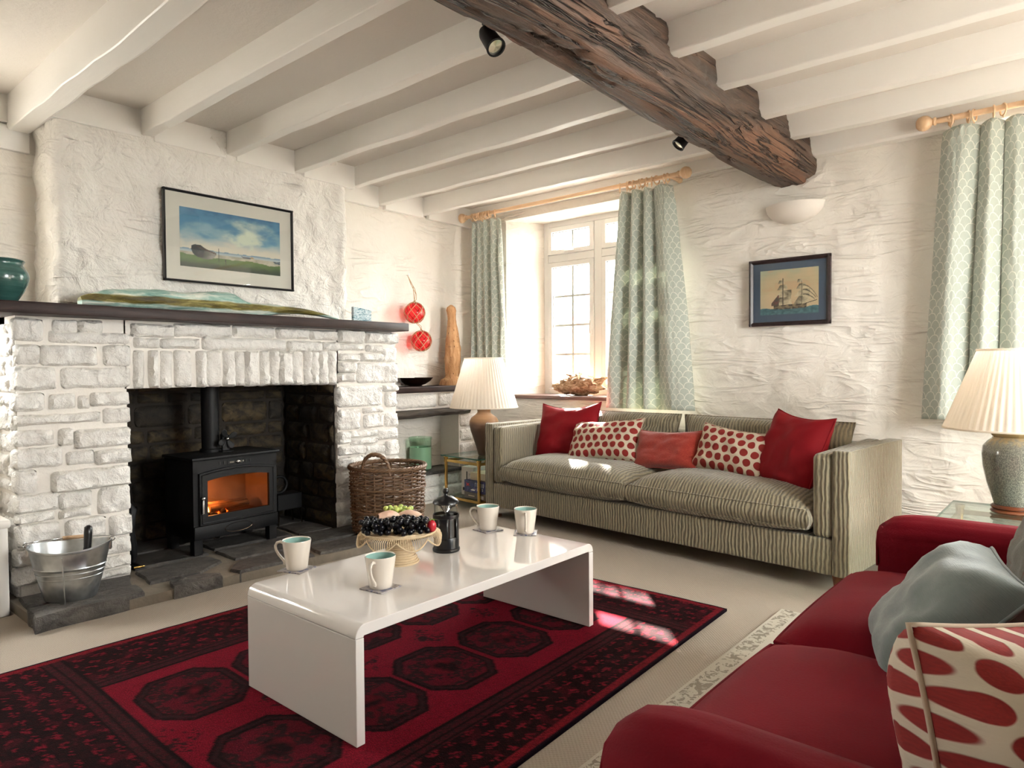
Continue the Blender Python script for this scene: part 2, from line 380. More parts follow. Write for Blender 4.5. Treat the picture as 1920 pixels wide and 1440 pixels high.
M['pate'] = mat('pale_pink_slice', rough=.55, fn=lambda t: {'Base Color': t.mix(t.noise(t.tc(), 25, 3), C('d9a58a'), C('f0d6c0'))})
M['berry'] = mat('strawberry_skin', 'b01e2e', .3)
M['leaf'] = mat('green_leaf', '7c9a3c', .5)
M['coffee'] = mat('dark_coffee', '1a0d07', .1)
def ceram(t):
    o = t.tc(); x, y, z = t.xyz(o); n = t.noise(t.scale(o, (3, 3, 14)), 3, 3)
    c = t.ramp(z, [(.0, C('5a4438')), (.20, C('6b5244')), (.255, C('7d5f4a')), (.28, C('a37c58')), (.36, C('9c7654'))])
    return {'Base Color': t.mix(n*.35, c, C('47362c')), 'Normal': t.bump((z*260.).sin(), .08, .003)}
M['ceramic_brown'] = mat('brown_glazed_stoneware', rough=.28, fn=ceram)
def crackle(t):
    o = t.tc(); x, y, z = t.xyz(o); a = t.vor(o, 190, 'DISTANCE_TO_EDGE'); n = t.noise(t.scale(o, (1, 1, .5)), 330, 3); dr = t.noise(t.vec(x*60., y*60., z*4.), 1., 2)
    c = t.mix(n.step(.4, .65), C('5d5f58'), C('8a8a7d')); c = t.mix(a.step(.05, 0.)*.55, c, C('3a3832')); c = t.mix(((z-.30)*14.+dr).step(.4, .9), c, C('96855f'))
    return {'Base Color': c}
M['ceramic_grey'] = mat('grey_crackle_glaze', rough=.12, fn=crackle, Coat_Weight=.5)
M['rosewood'] = mat('dark_turned_wood', rough=.3, fn=lambda t: wood(t, '4a2415', '6e3b22'))
M['vase'] = mat('teal_glazed_pottery', rough=.2, fn=lambda t: {'Base Color': t.mix(t.noise(t.scale(t.tc(), (4, 4, 50)), 2, 4), C('1c3a38'), C('3f6a63')), 'Normal': t.bump(t.noise(t.scale(t.tc(), (1, 1, 40)), 3, 3), .3, .006)}, Coat_Weight=.4)
def drift1(t):
    o = t.tc(); x, y, z = t.xyz(o); n = t.noise(t.scale(o, (10, 1.5, 10)), 3, 5, .65, .6); m_ = t.noise(t.scale(o, (1, 2, 1)), 3, 3)
    teal = t.ramp(n, [(.25, C('4a7a76')), (.46, C('9cbfb5')), (.6, C('e6eade'))])
    olive = t.ramp(n, [(.3, C('2c2410')), (.5, C('6d6228')), (.7, C('a8a060'))])
    k = (((z-.052)+(m_-.5)*.03).abs()*-1.0+.021).step(-.004, .006)
    return {'Base Color': t.mix(k, teal, olive), 'Normal': t.bump(n, .7, .012)}
M['drift_teal'] = mat('painted_driftwood', rough=.55, fn=drift1)
M['drift_orange'] = mat('orange_driftwood', rough=.8, fn=lambda t: (lambda n, p: {'Base Color': t.mix(p.step(.2, .05)*.7, t.ramp(n, [(.3, C('9c6c42')), (.55, C('c4966a')), (.75, C('d8b48c'))]), C('4a2c14')), 'Normal': t.bump(n-p.step(.25, .05)*.8, .8, .015)})(t.noise(t.scale(t.tc(), (6, 6, 1.5)), 5, 5, .65), t.vor(t.scale(t.tc(), (1, 1, .5)), 45)))
M['drift_pale'] = mat('pale_driftwood', rough=.85, fn=lambda t: (lambda n: {'Base Color': t.ramp(n, [(.3, C('6b4a32')), (.5, C('b58f6c')), (.7, C('e3cbb0'))]), 'Normal': t.bump(n, .9, .02)})(t.noise(t.scale(t.tc(), (3, 6, 8)), 6, 5, .65, 1.)))
M['rope'] = mat('jute_rope', rough=.9, fn=lambda t: wick(t, '9a7a58', 'd0b08a'))
M['frame_black'] = mat('black_frame', '1b1a1c', .3)
M['frame_brown'] = mat('dark_brown_frame', rough=.35, fn=lambda t: wood(t, '231a18', '34262a'))
M['mount_white'] = mat('white_mount_board', 'e6ddd3', .7)
M['mount_blue'] = mat('slate_blue_mount_board', '3f4f66', .7)
def printm(t): return {'Base Color': t.attr('col')}
M['print'] = mat('painted_print', rough=.45, fn=printm)
M['sconce'] = mat('plaster_sconce', 'e9e1d8', .6)
M['tileglass'] = mat('blue_white_glass_block', rough=.15, fn=lambda t: {'Base Color': t.ramp(t.noise(t.scale(t.tc(), (20, 20, 60)), 1.2, 4, .6, 2.), [(.38, C('3f6f86')), (.48, C('b4cdd4')), (.62, C('e9eef0'))])})
M['vermiculite'] = mat('firebrick_lining', rough=.9, fn=lambda t: {'Base Color': t.mix(t.noise(t.tc(), 8, 3), C('7d6350'), C('b8987c'))})
def flame(t):
    o = t.tc(); x, y, z = t.xyz(o)
    return {'Base Color': (0, 0, 0, 1), 'Emission Color': t.ramp(z*6., [(0., C('ffd98a')), (.5, C('ff9a3a')), (1., C('e0501a'))]), 'Emission Strength': 14.0}
M['flame'] = mat('fire_flame', fn=flame)
M['ember'] = mat('glowing_ember', '2a1a12', .9, fn=lambda t: {'Emission Color': C('ff6a20'), 'Emission Strength': t.noise(t.tc(), 30, 3).step(.55, .75)*6.0})
M['log'] = mat('burning_log_bark', rough=.9, fn=lambda t: wood(t, '5a3a26', 'a87a50', (8, 1, 8), 6, .5))
M['ash'] = mat('crumpled_paper', 'cfcac2', .8)
M['lens'] = mat('spot_lens', rough=.1, col='d8d2c0', Metallic=.8)
M['bulb'] = mat('warm_bulb', 'ffffff', .4, Emission_Color=C('ffc88a'), Emission_Strength=2.5)
M['plasticwhite'] = mat('white_plastic', 'e2dcd2', .4)
M['boxcream'] = mat('cream_carton', 'cfc3a4', .6)
M['boxgrey'] = mat('grey_carton', '6f665f', .5)
M['boxblue'] = mat('navy_game_box', rough=.35, fn=lambda t: {'Base Color': t.ramp(t.noise(t.tc(), 28, 3, .5, 1.), [(.4, C('23284f')), (.58, C('33407a')), (.68, C('6a5a86'))])})
M['ink_white'] = mat('white_print', 'dfe6ea', .5)
M['ink_red'] = mat('red_print', 'b8394a', .5)
M['ink_black'] = mat('black_print', '161616', .5)
M['tagwhite'] = mat('white_care_label', 'eeeae4', .7)
M['grass'] = mat('gravel_yard', rough=.9, fn=lambda t: {'Base Color': t.mix(t.noise(t.tc(), 5, 3), C('8b8884'), C('a3a09b'))})
M['hedge'] = mat('hedge_leaf', '6c7460', .7)
M['gwall'] = mat('garden_wall_stone', rough=.9, fn=lambda t: {'Base Color': t.mix(t.noise(t.tc(), 4, 4), C('8a8074'), C('b5aa9a'))})
M['slatewall'] = mat('outbuilding_render', 'b9b4ab', .8)
# ================================================================ STRUCTURE
YB, XL, ZC = 4.52, -4.33, 2.525
struct(MB().box(-4.8, 1.7, -2.6, 4.95, -.08, 0).build('floor', M['carpet']))
tag(bpy.data.objects['floor'], 'beige loop pile carpet covering the whole floor')
def lin(a, b, st):
    n = max(1, round((b-a)/st)); return [a+(b-a)*i/n for i in range(n+1)]
def relief(u, v, amp, sd):
    r = nz(u*1.1+sd, v*9.+nz(u*2, v*2, sd)*1.2, sd, 3); b = nz(u*2.3, v*2.3, sd+5, 3); k = max(0, 1-abs(r)*5)
    return amp*(.55*b+.5*nz(u*7, v*9, sd+9, 3)+.55*k*max(0, .3+b))
def sheet(mb, us, vs, holes, P, amp, sd):
    idx = {}
    def inh(u0, u1, v0, v1): return any(u0 >= h[0]-1e-6 and u1 <= h[1]+1e-6 and v0 >= h[2]-1e-6 and v1 <= h[3]+1e-6 for h in holes)
    V = []; F = []
    for j, v in enumerate(vs):
        for i, u in enumerate(us): V.append(P(u, v, relief(u, v, amp, sd)))
    n = len(us)
    for j in range(len(vs)-1):
        for i in range(n-1):
            if not inh(us[i], us[i+1], vs[j], vs[j+1]): F.append((j*n+i, j*n+i+1, (j+1)*n+i+1, (j+1)*n+i))
    mb.add(V, F)
O1 = (-3.90, -2.42, .86, 2.37); O2 = (-.40, 1.40, .86, 2.37)
mb = MB()
us = lin(-4.4, O1[0], .03)+lin(O1[0], O1[1], .06)[1:]+lin(O1[1], O2[0], .022)[1:]+lin(O2[0], O2[1], .06)[1:]+lin(O2[1], 1.55, .05)[1:]
vs = lin(0, .86, .024)+lin(.86, 2.37, .024)[1:]+lin(2.37, 2.56, .05)[1:]
sheet(mb, us, vs, [O1, O2], lambda u, v, d: (u, YB-d, v), .016, 3.3)
for x0, x1 in ((-4.8, O1[0]), (O1[1], O2[0]), (O2[1], 1.75)): mb.box(x0, x1, 4.56, 4.93, -.05, 2.7)
for o in (O1, O2):
    mb.box(o[0], o[1], 4.54, 4.93, -.05, o[2]-.03); mb.box(o[0], o[1], 4.50, 4.93, o[3], 2.7)
    sp = .17 if o is O1 else .09
    mb.prism([(o[0]-.02, 4.515), (o[0], 4.515), (o[0]+sp, 4.83), (o[0]+sp, 4.93), (o[0]-.02, 4.93)], 'z', o[2]-.05, o[3]+.05)
    mb.prism([(o[1]+.02, 4.515), (o[1], 4.515), (o[1]-sp, 4.83), (o[1]-sp, 4.93), (o[1]+.02, 4.93)], 'z', o[2]-.05, o[3]+.05)
wb = struct(mb.build('wall_back', M['plaster'], smooth=50)); tag(wb, 'white rough plastered wall behind the sofa with deep window openings')
mb = MB()
W3 = (0., .70, 1.10, 2.20)
for y0, y1, st in ((-2.45, 0., .06), (0., .70, .07), (.70, 1.2, .025), (2.88, 4.6, .025)):
    sheet(mb, lin(y0, y1, st), lin(0, 1.1, .025)+lin(1.1, 2.2, .025)[1:]+lin(2.2, 2.56, .03)[1:], [W3], lambda u, v, d: (XL+d, u, v), .014, 8.1)
mb.box(-4.6, -4.46, W3[1], 4.95, -.05, 2.7); mb.box(-4.6, -4.36, -2.6, W3[0], -.05, 2.7)
mb.box(-4.6, -4.34, W3[0], W3[1], -.05, W3[2]); mb.box(-4.6, -4.34, W3[0], W3[1], W3[3], 2.7)
mb.box(-4.46, -4.36, W3[1], .95, -.05, 2.7); mb.box(-4.46, -4.36, 3.12, 4.95, -.05, 2.7)
wl = struct(mb.build('wall_left', M['plaster'], smooth=50)); tag(wl, 'white plastered wall of the alcoves beside the chimney')
# upper chimney breast with rounded corners
prof = [(-4.40, 1.15)]+[(-4.05+.05*math.cos(R_(a))-.0, 1.20+.05*math.sin(R_(a))) for a in range(270, 361, 15)]+[(-4.0, 1.2+1.68*i/70) for i in range(1, 71)]+[(-4.05+.05*math.cos(R_(a)), 2.88+.05*math.sin(R_(a))) for a in range(15, 91, 15)]+[(-4.40, 2.93)]
prof = prof[:1]+[(-4.33, 1.15), (-4.22, 1.15), (-4.12, 1.15)]+prof[1:]
zs = lin(1.34, 2.56, .024); V = []; F = []; n = len(prof)
for z in zs:
    for i, (x, y) in enumerate(prof):
        a = prof[max(0, i-1)]; b = prof[min(n-1, i+1)]; t = Vector((b[0]-a[0], b[1]-a[1])).normalized(); d = relief(y*1.4+x, z*.8, .032, 21.)
        V.append((x+t.y*d, y-t.x*d, z))
for j in range(len(zs)-1):
    for i in range(n-1): F.append((j*n+i, j*n+i+1, (j+1)*n+i+1, (j+1)*n+i))
wc = struct(MB().add(V, F).build('wall_chimney', M['breast'], smooth=60)); tag(wc, 'white rendered upper chimney breast above the mantel shelf')
# ---- whitewashed stone fire surround
def stone_mesh(w, h, d, sd, rough=.017, res=.014):
    nu = max(5, min(22, round(w/res)+1)); nv = max(5, min(22, round(h/res)+1)); mb = MB()
    r = min(w, h)*.22
    def fn(a, b):
        ring = a < 0 or a > 1 or b < 0 or b > 1
        a2 = min(1, max(0, a)); b2 = min(1, max(0, b)); u = (a2-.5)*w; v = (b2-.5)*h
        # rounded corners
        cx = max(0, abs(u)-(w/2-r)); cy = max(0, abs(v)-(h/2-r)); L = math.hypot(cx, cy)
        if L > r: k = r/L; u = math.copysign(w/2-r+cx*k, u); v = math.copysign(h/2-r+cy*k, v)
        ju = nz(u*14+sd, v*14, 1.5)*.005; jv = nz(u*14, v*14+sd, 7.5)*.005
        e = min(w/2-abs(u), h/2-abs(v)); s = min(1, e/.014+.15); s = s*s*(3-2*s)
        nn = d*s+rough*(nz(u*16+sd, v*18, sd, 4)*.9+.5*nz(u*45, v*45+sd, sd, 2))*s
        return (-.03 if ring else nn, u+ju, v+jv)
    A = [-1]+[i/(nu-1) for i in range(nu)]+[2]; B = [-1]+[j/(nv-1) for j in range(nv)]+[2]
    V = [fn(a, b) for b in B for a in A]; n = len(A); F = [(j*n+i, j*n+i+1, (j+1)*n+i+1, (j+1)*n+i) for j in range(len(B)-1) for i in range(n-1)]
    return mb.add(V, F)
SA = [(.909,1.023,1.243,1.344),(1.067,1.166,1.287,1.344),(1.176,1.277,1.291,1.345),(1.052,1.404,1.237,1.287),(.913,1.008,1.135,1.22),(1.014,1.25,1.125,1.219),(1.285,1.403,1.125,1.224),(.904,1.072,1.014,1.118),(1.099,1.403,1.016,1.113),(.899,1.02,.914,.997),(1.046,1.152,.922,.989),(1.169,1.212,.914,.978),(1.223,1.395,.928,.99),(.91,1.261,.849,.892),(1.279,1.399,.836,.906)]
SB = [(.899,1.059,.753,.82),(1.08,1.14,.741,.818),(1.15,1.396,.72,.809),(.897,1.092,.647,.733),(1.113,1.228,.643,.708),(1.235,1.399,.632,.699),(.903,.985,.534,.637),(1.048,1.394,.517,.615),(.903,1.073,.441,.522),(1.081,1.211,.434,.51),(1.246,1.393,.387,.513),(.904,1.054,.393,.43),(1.077,1.205,.389,.427),(.903,1.077,.281,.381),(1.103,1.273,.274,.372),(1.296,1.395,.265,.362),(.892,1.068,.194,.27),(1.088,1.241,.202,.262),(1.256,1.388,.174,.247),(.89,1.039,.104,.184),(1.054,1.23,.131,.19),(1.242,1.386,.102,.153),(1.052,1.214,.062,.116),(1.229,1.388,.058,.09)]
SC = [(1.415,1.627,1.276,1.34),(1.632,1.943,1.284,1.352),(1.963,2.215,1.293,1.352),(2.237,2.452,1.29,1.349),(2.468,2.668,1.286,1.35),(1.43,1.551,1.22,1.266),(1.562,1.763,1.22,1.268),(1.782,2.296,1.214,1.281),(2.311,2.54,1.209,1.275),(2.557,2.676,1.219,1.273),(1.424,1.47,1.009,1.202),(1.498,1.538,1.009,1.203),(1.56,1.612,1.008,1.203),(1.629,1.715,1.008,1.204),(1.748,1.799,1.007,1.205),(1.811,1.884,1.007,1.206),(1.901,1.966,1.006,1.206),(1.976,2.025,1.006,1.207),(2.035,2.107,1.005,1.208),(2.128,2.176,1.005,1.208),(2.192,2.245,1.005,1.209),(2.252,2.329,1.004,1.21),(2.343,2.401,1.004,1.21),(2.423,2.463,1.004,1.211),(2.471,2.523,1.003,1.212),(2.534,2.59,1.003,1.212),(2.601,2.658,1.002,1.213)]
SD = [(2.678,2.876,1.271,1.36),(2.896,3.165,1.277,1.35),(2.655,2.887,1.225,1.259),(2.903,3.035,1.217,1.261),(3.043,3.163,1.15,1.245),(2.684,2.842,1.152,1.2),(2.854,3.034,1.153,1.206),(2.679,2.807,1.079,1.143),(2.674,2.8,1.012,1.073),(2.824,3.17,1.004,1.14),(2.661,3.03,.848,.981),(3.043,3.164,.941,.981),(3.064,3.163,.832,.935),(2.668,2.836,.696,.833),(2.872,3.045,.796,.829),(2.879,3.044,.697,.786),(3.062,3.17,.693,.784),(2.67,2.759,.603,.682),(2.767,2.984,.639,.68),(2.997,3.169,.607,.675),(2.771,2.984,.588,.633),(2.673,2.872,.527,.586),(2.884,3.05,.52,.573),(3.063,3.176,.491,.59)]
SD += [(2.67,2.86,.43,.512),(2.88,3.04,.42,.508),(3.06,3.175,.40,.478),(2.668,2.80,.34,.418),(2.815,3.0,.33,.405),(3.015,3.175,.31,.385),(2.67,2.90,.235,.325),(2.915,3.17,.215,.298),(2.668,2.79,.15,.222),(2.805,3.02,.135,.205),(3.035,3.175,.12,.20),(2.67,2.88,.062,.135),(2.895,3.17,.058,.118)]
XS = -3.780
mb = MB(); mb.box(-4.44, XS, .918, 1.388, 0, 1.36); mb.box(-4.44, XS, 2.668, 3.162, 0, 1.36); mb.box(-4.02, XS, 1.38, 2.68, 1.006, 1.36); mb.box(-4.44, -3.95, .918, 3.162, 1.30, 1.36)
sur = struct(mb.build('wall_fireplace', M['mortar_white'])); tag(sur, 'whitewashed rough stone fire surround with a row of upright stones over the opening')
for i, (y0, y1, z0, z1) in enumerate(SA+SB+SC+SD):
    d = rnd.uniform(.020, .044)
    stone_mesh(y1-y0+.008, z1-z0+.007, d, i*3.7).build('stone', M['stone_white'], sur, smooth=70, loc=(XS, (y0+y1)/2, (z0+z1)/2))
def courses(u0, u1, v0, v1, sd, wmin=.10, wmax=.30, hmin=.06, hmax=.12, gap=.016):
    r = random.Random(sd); out = []; v = v0
    while v < v1-.03:
        h = min(r.uniform(hmin, hmax), v1-v); u = u0-r.uniform(0, .06)
        while u < u1-.02:
            wd = r.uniform(wmin, wmax); a, b = max(u, u0), min(u+wd, u1)
            if b-a > .04: out.append((a+gap/2, b-gap/2, v+gap/2, v+h-gap/2))
            u += wd
        v += h
    return out
for i, (a, b, z0, z1) in enumerate(courses(-4.3, XS, .02, 1.355, 5)):      # left return
    stone_mesh(b-a, z1-z0, .012, i*2.3+90).build('stone', M['stone_white'], sur, smooth=70, loc=((a+b)/2, .918, (z0+z1)/2), rot=(0, 0, R_(-90)))
# ---- sooty firebox
mb = MB(); mb.box(-4.46, -4.395, 1.36, 2.70, 0, 1.32); mb.box(-4.42, -3.80, 1.388, 1.398, 0, 1.30); mb.box(-4.42, -3.80, 2.658, 2.668, 0, 1.30); mb.box(-4.42, -3.99, 1.39, 2.67, 1.26, 1.29)
fb = struct(mb.build('wall_firebox', M['mortar_dark'])); tag(fb, 'soot darkened stone inside of the fireplace behind the stove')
for i, (a, b, z0, z1) in enumerate(courses(1.41, 2.645, .06, 1.25, 11, .12, .34, .07, .15)):
    stone_mesh(b-a, z1-z0, .02, i*1.9+200, .014, .03).build('stone', M['stone_dark'], fb, smooth=70, loc=(-4.395, (a+b)/2, (z0+z1)/2))
for i, (a, b, z0, z1) in enumerate(courses(-4.38, -3.80, .06, 1.25, 13, .12, .34, .07, .15)):
    stone_mesh(b-a, z1-z0, .014, i*1.9+300, .014, .03).build('stone', M['stone_dark'], fb, smooth=70, loc=((a+b)/2, 2.658, (z0+z1)/2), rot=(0, 0, R_(-90)))
# ---- slate hearth
mb = MB(); mb.prism([(-4.40, .875), (-3.37, .875), (-3.345, 1.75), (-3.30, 2.4), (-3.29, 3.2), (-4.40, 3.2)], 'z', 0, .046)
he = struct(mb.build('trim_hearth', M['grout'])); tag(he, 'low slate slab hearth laid in pale mortar before the stove')
def slab(poly, z1, sd):
    # an irregular slab: inset polygon rings with an uneven top
    P = [Vector((p[0], p[1])) for p in poly]; Q = []
    for i, p in enumerate(P):
        q = P[(i+1) % len(P)]; k = max(2, round((q-p).length/.05))
        for t in range(k): a = p.lerp(q, t/k); Q.append(a+Vector((nz(a.x*9, a.y*9, sd), nz(a.x*9, a.y*9, sd+4)))*.012)
    c = sum(Q, Vector((0, 0)))/len(Q); n = len(Q); V = []; F = []
    rings = [(1.0, -.005), (1.0, z1-.012), (.97, z1-.002), (.8, z1), (.5, z1), (.2, z1)]
    for s, z in rings:
        for q in Q:
            e = c+(q-c)*s; V.append((e.x, e.y, z+(nz(e.x*6, e.y*6, sd, 3)*.006 if z > .01 else 0)))
    for j in range(len(rings)-1):
        for i in range(n): F.append((j*n+i, j*n+(i+1) % n, (j+1)*n+(i+1) % n, (j+1)*n+i))
    F.append(tuple((len(rings)-1)*n+i for i in range(n)))
    return MB().add(V, F)
SL = [[(-3.355,.86),(-3.36,1.30),(-3.50,1.315),(-3.53,.88)],[(-3.55,.88),(-3.52,1.31),(-3.74,1.36),(-3.75,.90)],
 [(-3.35,1.42),(-3.345,1.66),(-3.40,1.68),(-3.47,1.60),(-3.47,1.45)],[(-3.52,1.38),(-3.50,1.62),(-3.62,1.80),(-3.78,1.78),(-3.76,1.40)],
 [(-3.345,1.75),(-3.33,2.18),(-3.52,2.22),(-3.56,1.86),(-3.43,1.74)],[(-3.60,1.86),(-3.55,2.26),(-3.80,2.34),(-3.84,1.86)],
 [(-3.325,2.22),(-3.30,2.62),(-3.50,2.66),(-3.52,2.26)],[(-3.56,2.32),(-3.54,2.66),(-3.76,2.76),(-3.80,2.40)],[(-3.295,2.67),(-3.285,3.16),(-3.54,3.18),(-3.54,2.72)],
 [(-3.82,1.42),(-3.82,1.82),(-4.08,1.84),(-4.10,1.42)],[(-3.88,1.88),(-3.84,2.36),(-4.10,2.38),(-4.10,1.88)],[(-3.82,2.40),(-3.80,2.64),(-4.10,2.64),(-4.10,2.42)],
 [(-4.13,1.42),(-4.13,2.0),(-4.37,2.0),(-4.37,1.42)],[(-4.13,2.04),(-4.13,2.64),(-4.37,2.64),(-4.37,2.04)]]
for i, p in enumerate(SL):
    slab(p, .062 if i else .072, i*4.4).build('slab', M['slate'], he, smooth=40)
# ---- right alcove: masonry bench with niche
mb = MB(); XA = -4.105
mb.box(-4.42, XA, 3.16, 4.6, 0, .235); mb.box(-4.42, XA, 3.16, 3.30, .2, .905); mb.box(-4.42, XA, 4.12, 4.6, .2, .905); mb.box(-4.42, XA, 3.2, 4.3, .77, .905)
al = struct(mb.build('wall_alcove', M['mortar_white'])); tag(al, 'whitewashed masonry bench with an arched niche beside the chimney')
for i, (a, b, z0, z1) in enumerate([(3.18,3.42,.785,.895),(3.44,3.86,.785,.895),(3.88,4.06,.79,.895),(4.08,4.30,.785,.895),(4.32,4.5,.785,.895),(4.13,4.33,.60,.70),(4.35,4.5,.58,.70),(4.13,4.28,.48,.58),(4.13,4.42,.36,.46),(4.13,4.3,.26,.34),(3.18,3.5,.02,.12),(3.52,3.9,.02,.12),(3.92,4.2,.02,.12),(3.3,3.7,.13,.225),(3.72,4.1,.13,.225),(4.12,4.4,.13,.225)]):
    stone_mesh(b-a, z1-z0, .010, i*5.1+400, .008).build('stone', M['stone_white'], al, smooth=70, loc=(XA, (a+b)/2, (z0+z1)/2))
MB().rbox(-4.42, -4.08, 3.26, 4.14, .235, .262, .006).build('slate_ledge', M['slate'], al)
o = MB().grid(60, 13, lambda a, b: (-4.20+.135*math.copysign(abs(math.cos(b*2*math.pi))**.5, math.cos(b*2*math.pi))+nz(a*9, b*3, 1)*.006, 3.17+1.06*a, .74+.032*math.copysign(abs(math.sin(b*2*math.pi))**.5, math.sin(b*2*math.pi))+nz(a*5, b*3, 2)*.006-.012*(1-a))).build('lintel', M['lintel'], al, smooth=60)
MB().rbox(-4.34, -4.07, 3.165, 4.50, .906, .955, .008).build('shelf', M['mantel'], al)
# ---- ceiling, joists, plates
cm = MB().box(-4.8, 1.75, -2.6, 4.95, ZC, ZC+.1)
ce = struct(cm.build('ceiling', M['ceiling'])); tag(ce, 'pale plaster ceiling between white painted joists')
def joist(x0, x1, y0, wd, zb, sd, wav=.008):
    n = max(4, round((x1-x0)/.09)); mb = MB(); sec = [(0, 1), (0, .10), (.05, .02), (.09, 0), (.80, 0), (.96, .06), (1, .14), (1, 1)]
    def fn(a, b):
        k = int(round(b*(len(sec)-1))); s, t = sec[k]; x = x0+(x1-x0)*a
        dz = nz(x*1.3, sd, 3., 2)*wav+nz(x*4, sd, 8., 2)*wav*.5; dy = nz(x*1.1, sd+5, 3., 2)*wav
        return (x, y0+wd*s+dy*(1-t), zb+(ZC+.02-zb)*t+(dz if t < .5 else 0))
    mb.grid(n, len(sec), fn)
    nn = n*len(sec)
    mb.f.append(tuple(k*n for k in range(len(sec)))); mb.f.append(tuple(k*n+n-1 for k in range(len(sec)-1, -1, -1)))
    return mb.build('joist', M['paint'], ce, smooth=22)
for i, y in enumerate((-2.0, -1.45, -.95, -.4, .12, .60)): joist(-4.36, -1.55, y, .078, 2.397, i*3.)
for i, y in enumerate((1.563, 2.043, 2.508)): joist(-4.02, -1.55, y, .078, 2.394, i*4.+20, .010)
joist(-4.02, -1.55, 2.985, .075, 2.396, 34); joist(-4.36, -1.55, 3.44, .075, 2.394, 38, .01); joist(-4.36, -1.55, 3.905, .075, 2.392, 42, .006)
joist(-4.30, -1.55, 1.03, .115, 2.35, 47, .018)
for i, y in enumerate((-1.7, -1.2, -.7, -.25, .22, .70, 1.18, 1.65, 2.125, 2.603, 3.068, 3.564, 4.008)): joist(-1.40, 1.6, y, .085 if i != 9 else .095, 2.395, i*2.+60)
joist(-1.40, 1.6, 4.43, .10, 2.392, 99, .004)
for y0, y1, x, z0 in ((1.13, 1.567, -3.998, 2.375), (1.635, 2.047, -3.998, 2.372), (2.115, 2.512, -3.998, 2.37), (2.58, 2.99, -3.998, 2.37), (2.93, 3.445, -4.300, 2.365), (3.51, 3.91, -4.300, 2.362), (3.975, 4.5, -4.300, 2.36)):
    MB().rbox(x-.03, x+.012, y0, y1, z0, ZC+.004, .004).build('plate_board', M['paint'], ce)
MB().rbox(XL-.02, XL+.05, -2.4, 1.06, 2.385, ZC, .004).build('plate_board', M['paint'], ce); MB().rbox(XL-.02, XL+.03, -2.4, 1.13, 2.25, 2.38, .004).build('plate_board', M['paint'], ce)
MB().rbox(-4.33, -1.55, 4.465, 4.53, 2.44, ZC+.01, .004).build('plate_board', M['paint'], ce)
# the old oak beam
sec = [(-1.615, 2.56), (-1.608, 2.45), (-1.603, 2.34), (-1.60, 2.275), (-1.590, 2.250), (-1.55, 2.243), (-1.50, 2.241), (-1.45, 2.243), (-1.415, 2.252), (-1.375, 2.275), (-1.345, 2.298), (-1.335, 2.335), (-1.335, 2.40), (-1.345, 2.47), (-1.36, 2.56)]
S2 = []
for i in range(len(sec)-1):
    a, b = Vector(sec[i]), Vector(sec[i+1]); k = max(1, round((b-a).length/.016))
    S2 += [tuple(a.lerp(b, t/k)) for t in range(k)]
S2.append(sec[-1]); ns = len(S2)
ys = lin(-2.45, .6, .08)+lin(.6, 4.54, .022)[1:]
V = []; F = []
for y in ys:
    for i, (x, z) in enumerate(S2):
        a = S2[max(0, i-1)]; b = S2[min(ns-1, i+1)]; t = Vector((b[0]-a[0], b[1]-a[1])).normalized(); nrm = Vector((t.y, -t.x))
        s = i*.016
        d = nz(y*.8, s*3, 4., 3)*.016+nz(y*1.7, s*26, 9., 3)*.006
        cr = abs(nz(y*.7+1.7, s*11+nz(y*1.5, s*2, 1.)*.7, 33., 2)); d -= .014*max(0, 1-cr*14)
        gx = math.exp(-((y-2.05)/.22)**2-((x+1.50)/.05)**2); d -= .045*gx*(.7+nz(y*9, s*30, 2.))       # rotted hollow on the underside
        d += .008*math.sin(y*2.1)*(1 if x > -1.4 else .3)
        V.append((x+nrm.x*d, y, z+nrm.y*d))
for j in range(len(ys)-1):
    for i in range(ns-1): F.append((j*ns+i, j*ns+i+1, (j+1)*ns+i+1, (j+1)*ns+i))
F.append(tuple(range(ns))); F.append(tuple((len(ys)-1)*ns+i for i in range(ns-1, -1, -1)))
be = struct(MB().add(V, F).build('ceiling_beam', M['oak'], smooth=55)); tag(be, 'heavy dark oak beam with cracks crossing the white ceiling')
# ---- unseen walls close the room; a window in the alcove wall gives more daylight
struct(MB().box(-4.8, 1.75, -2.6, -2.4, -.05, 2.7).build('wall_front', M['plaster']))
W4 = (1.85, 3.15, 1.0, 2.25); mb = MB()
mb.box(1.5, 1.75, -2.6, W4[0], -.05, 2.7); mb.box(1.5, 1.75, W4[1], 4.95, -.05, 2.7); mb.box(1.5, 1.75, W4[0], W4[1], -.05, W4[2]); mb.box(1.5, 1.75, W4[0], W4[1], W4[3], 2.7)
struct(mb.build('wall_right', M['plaster']))
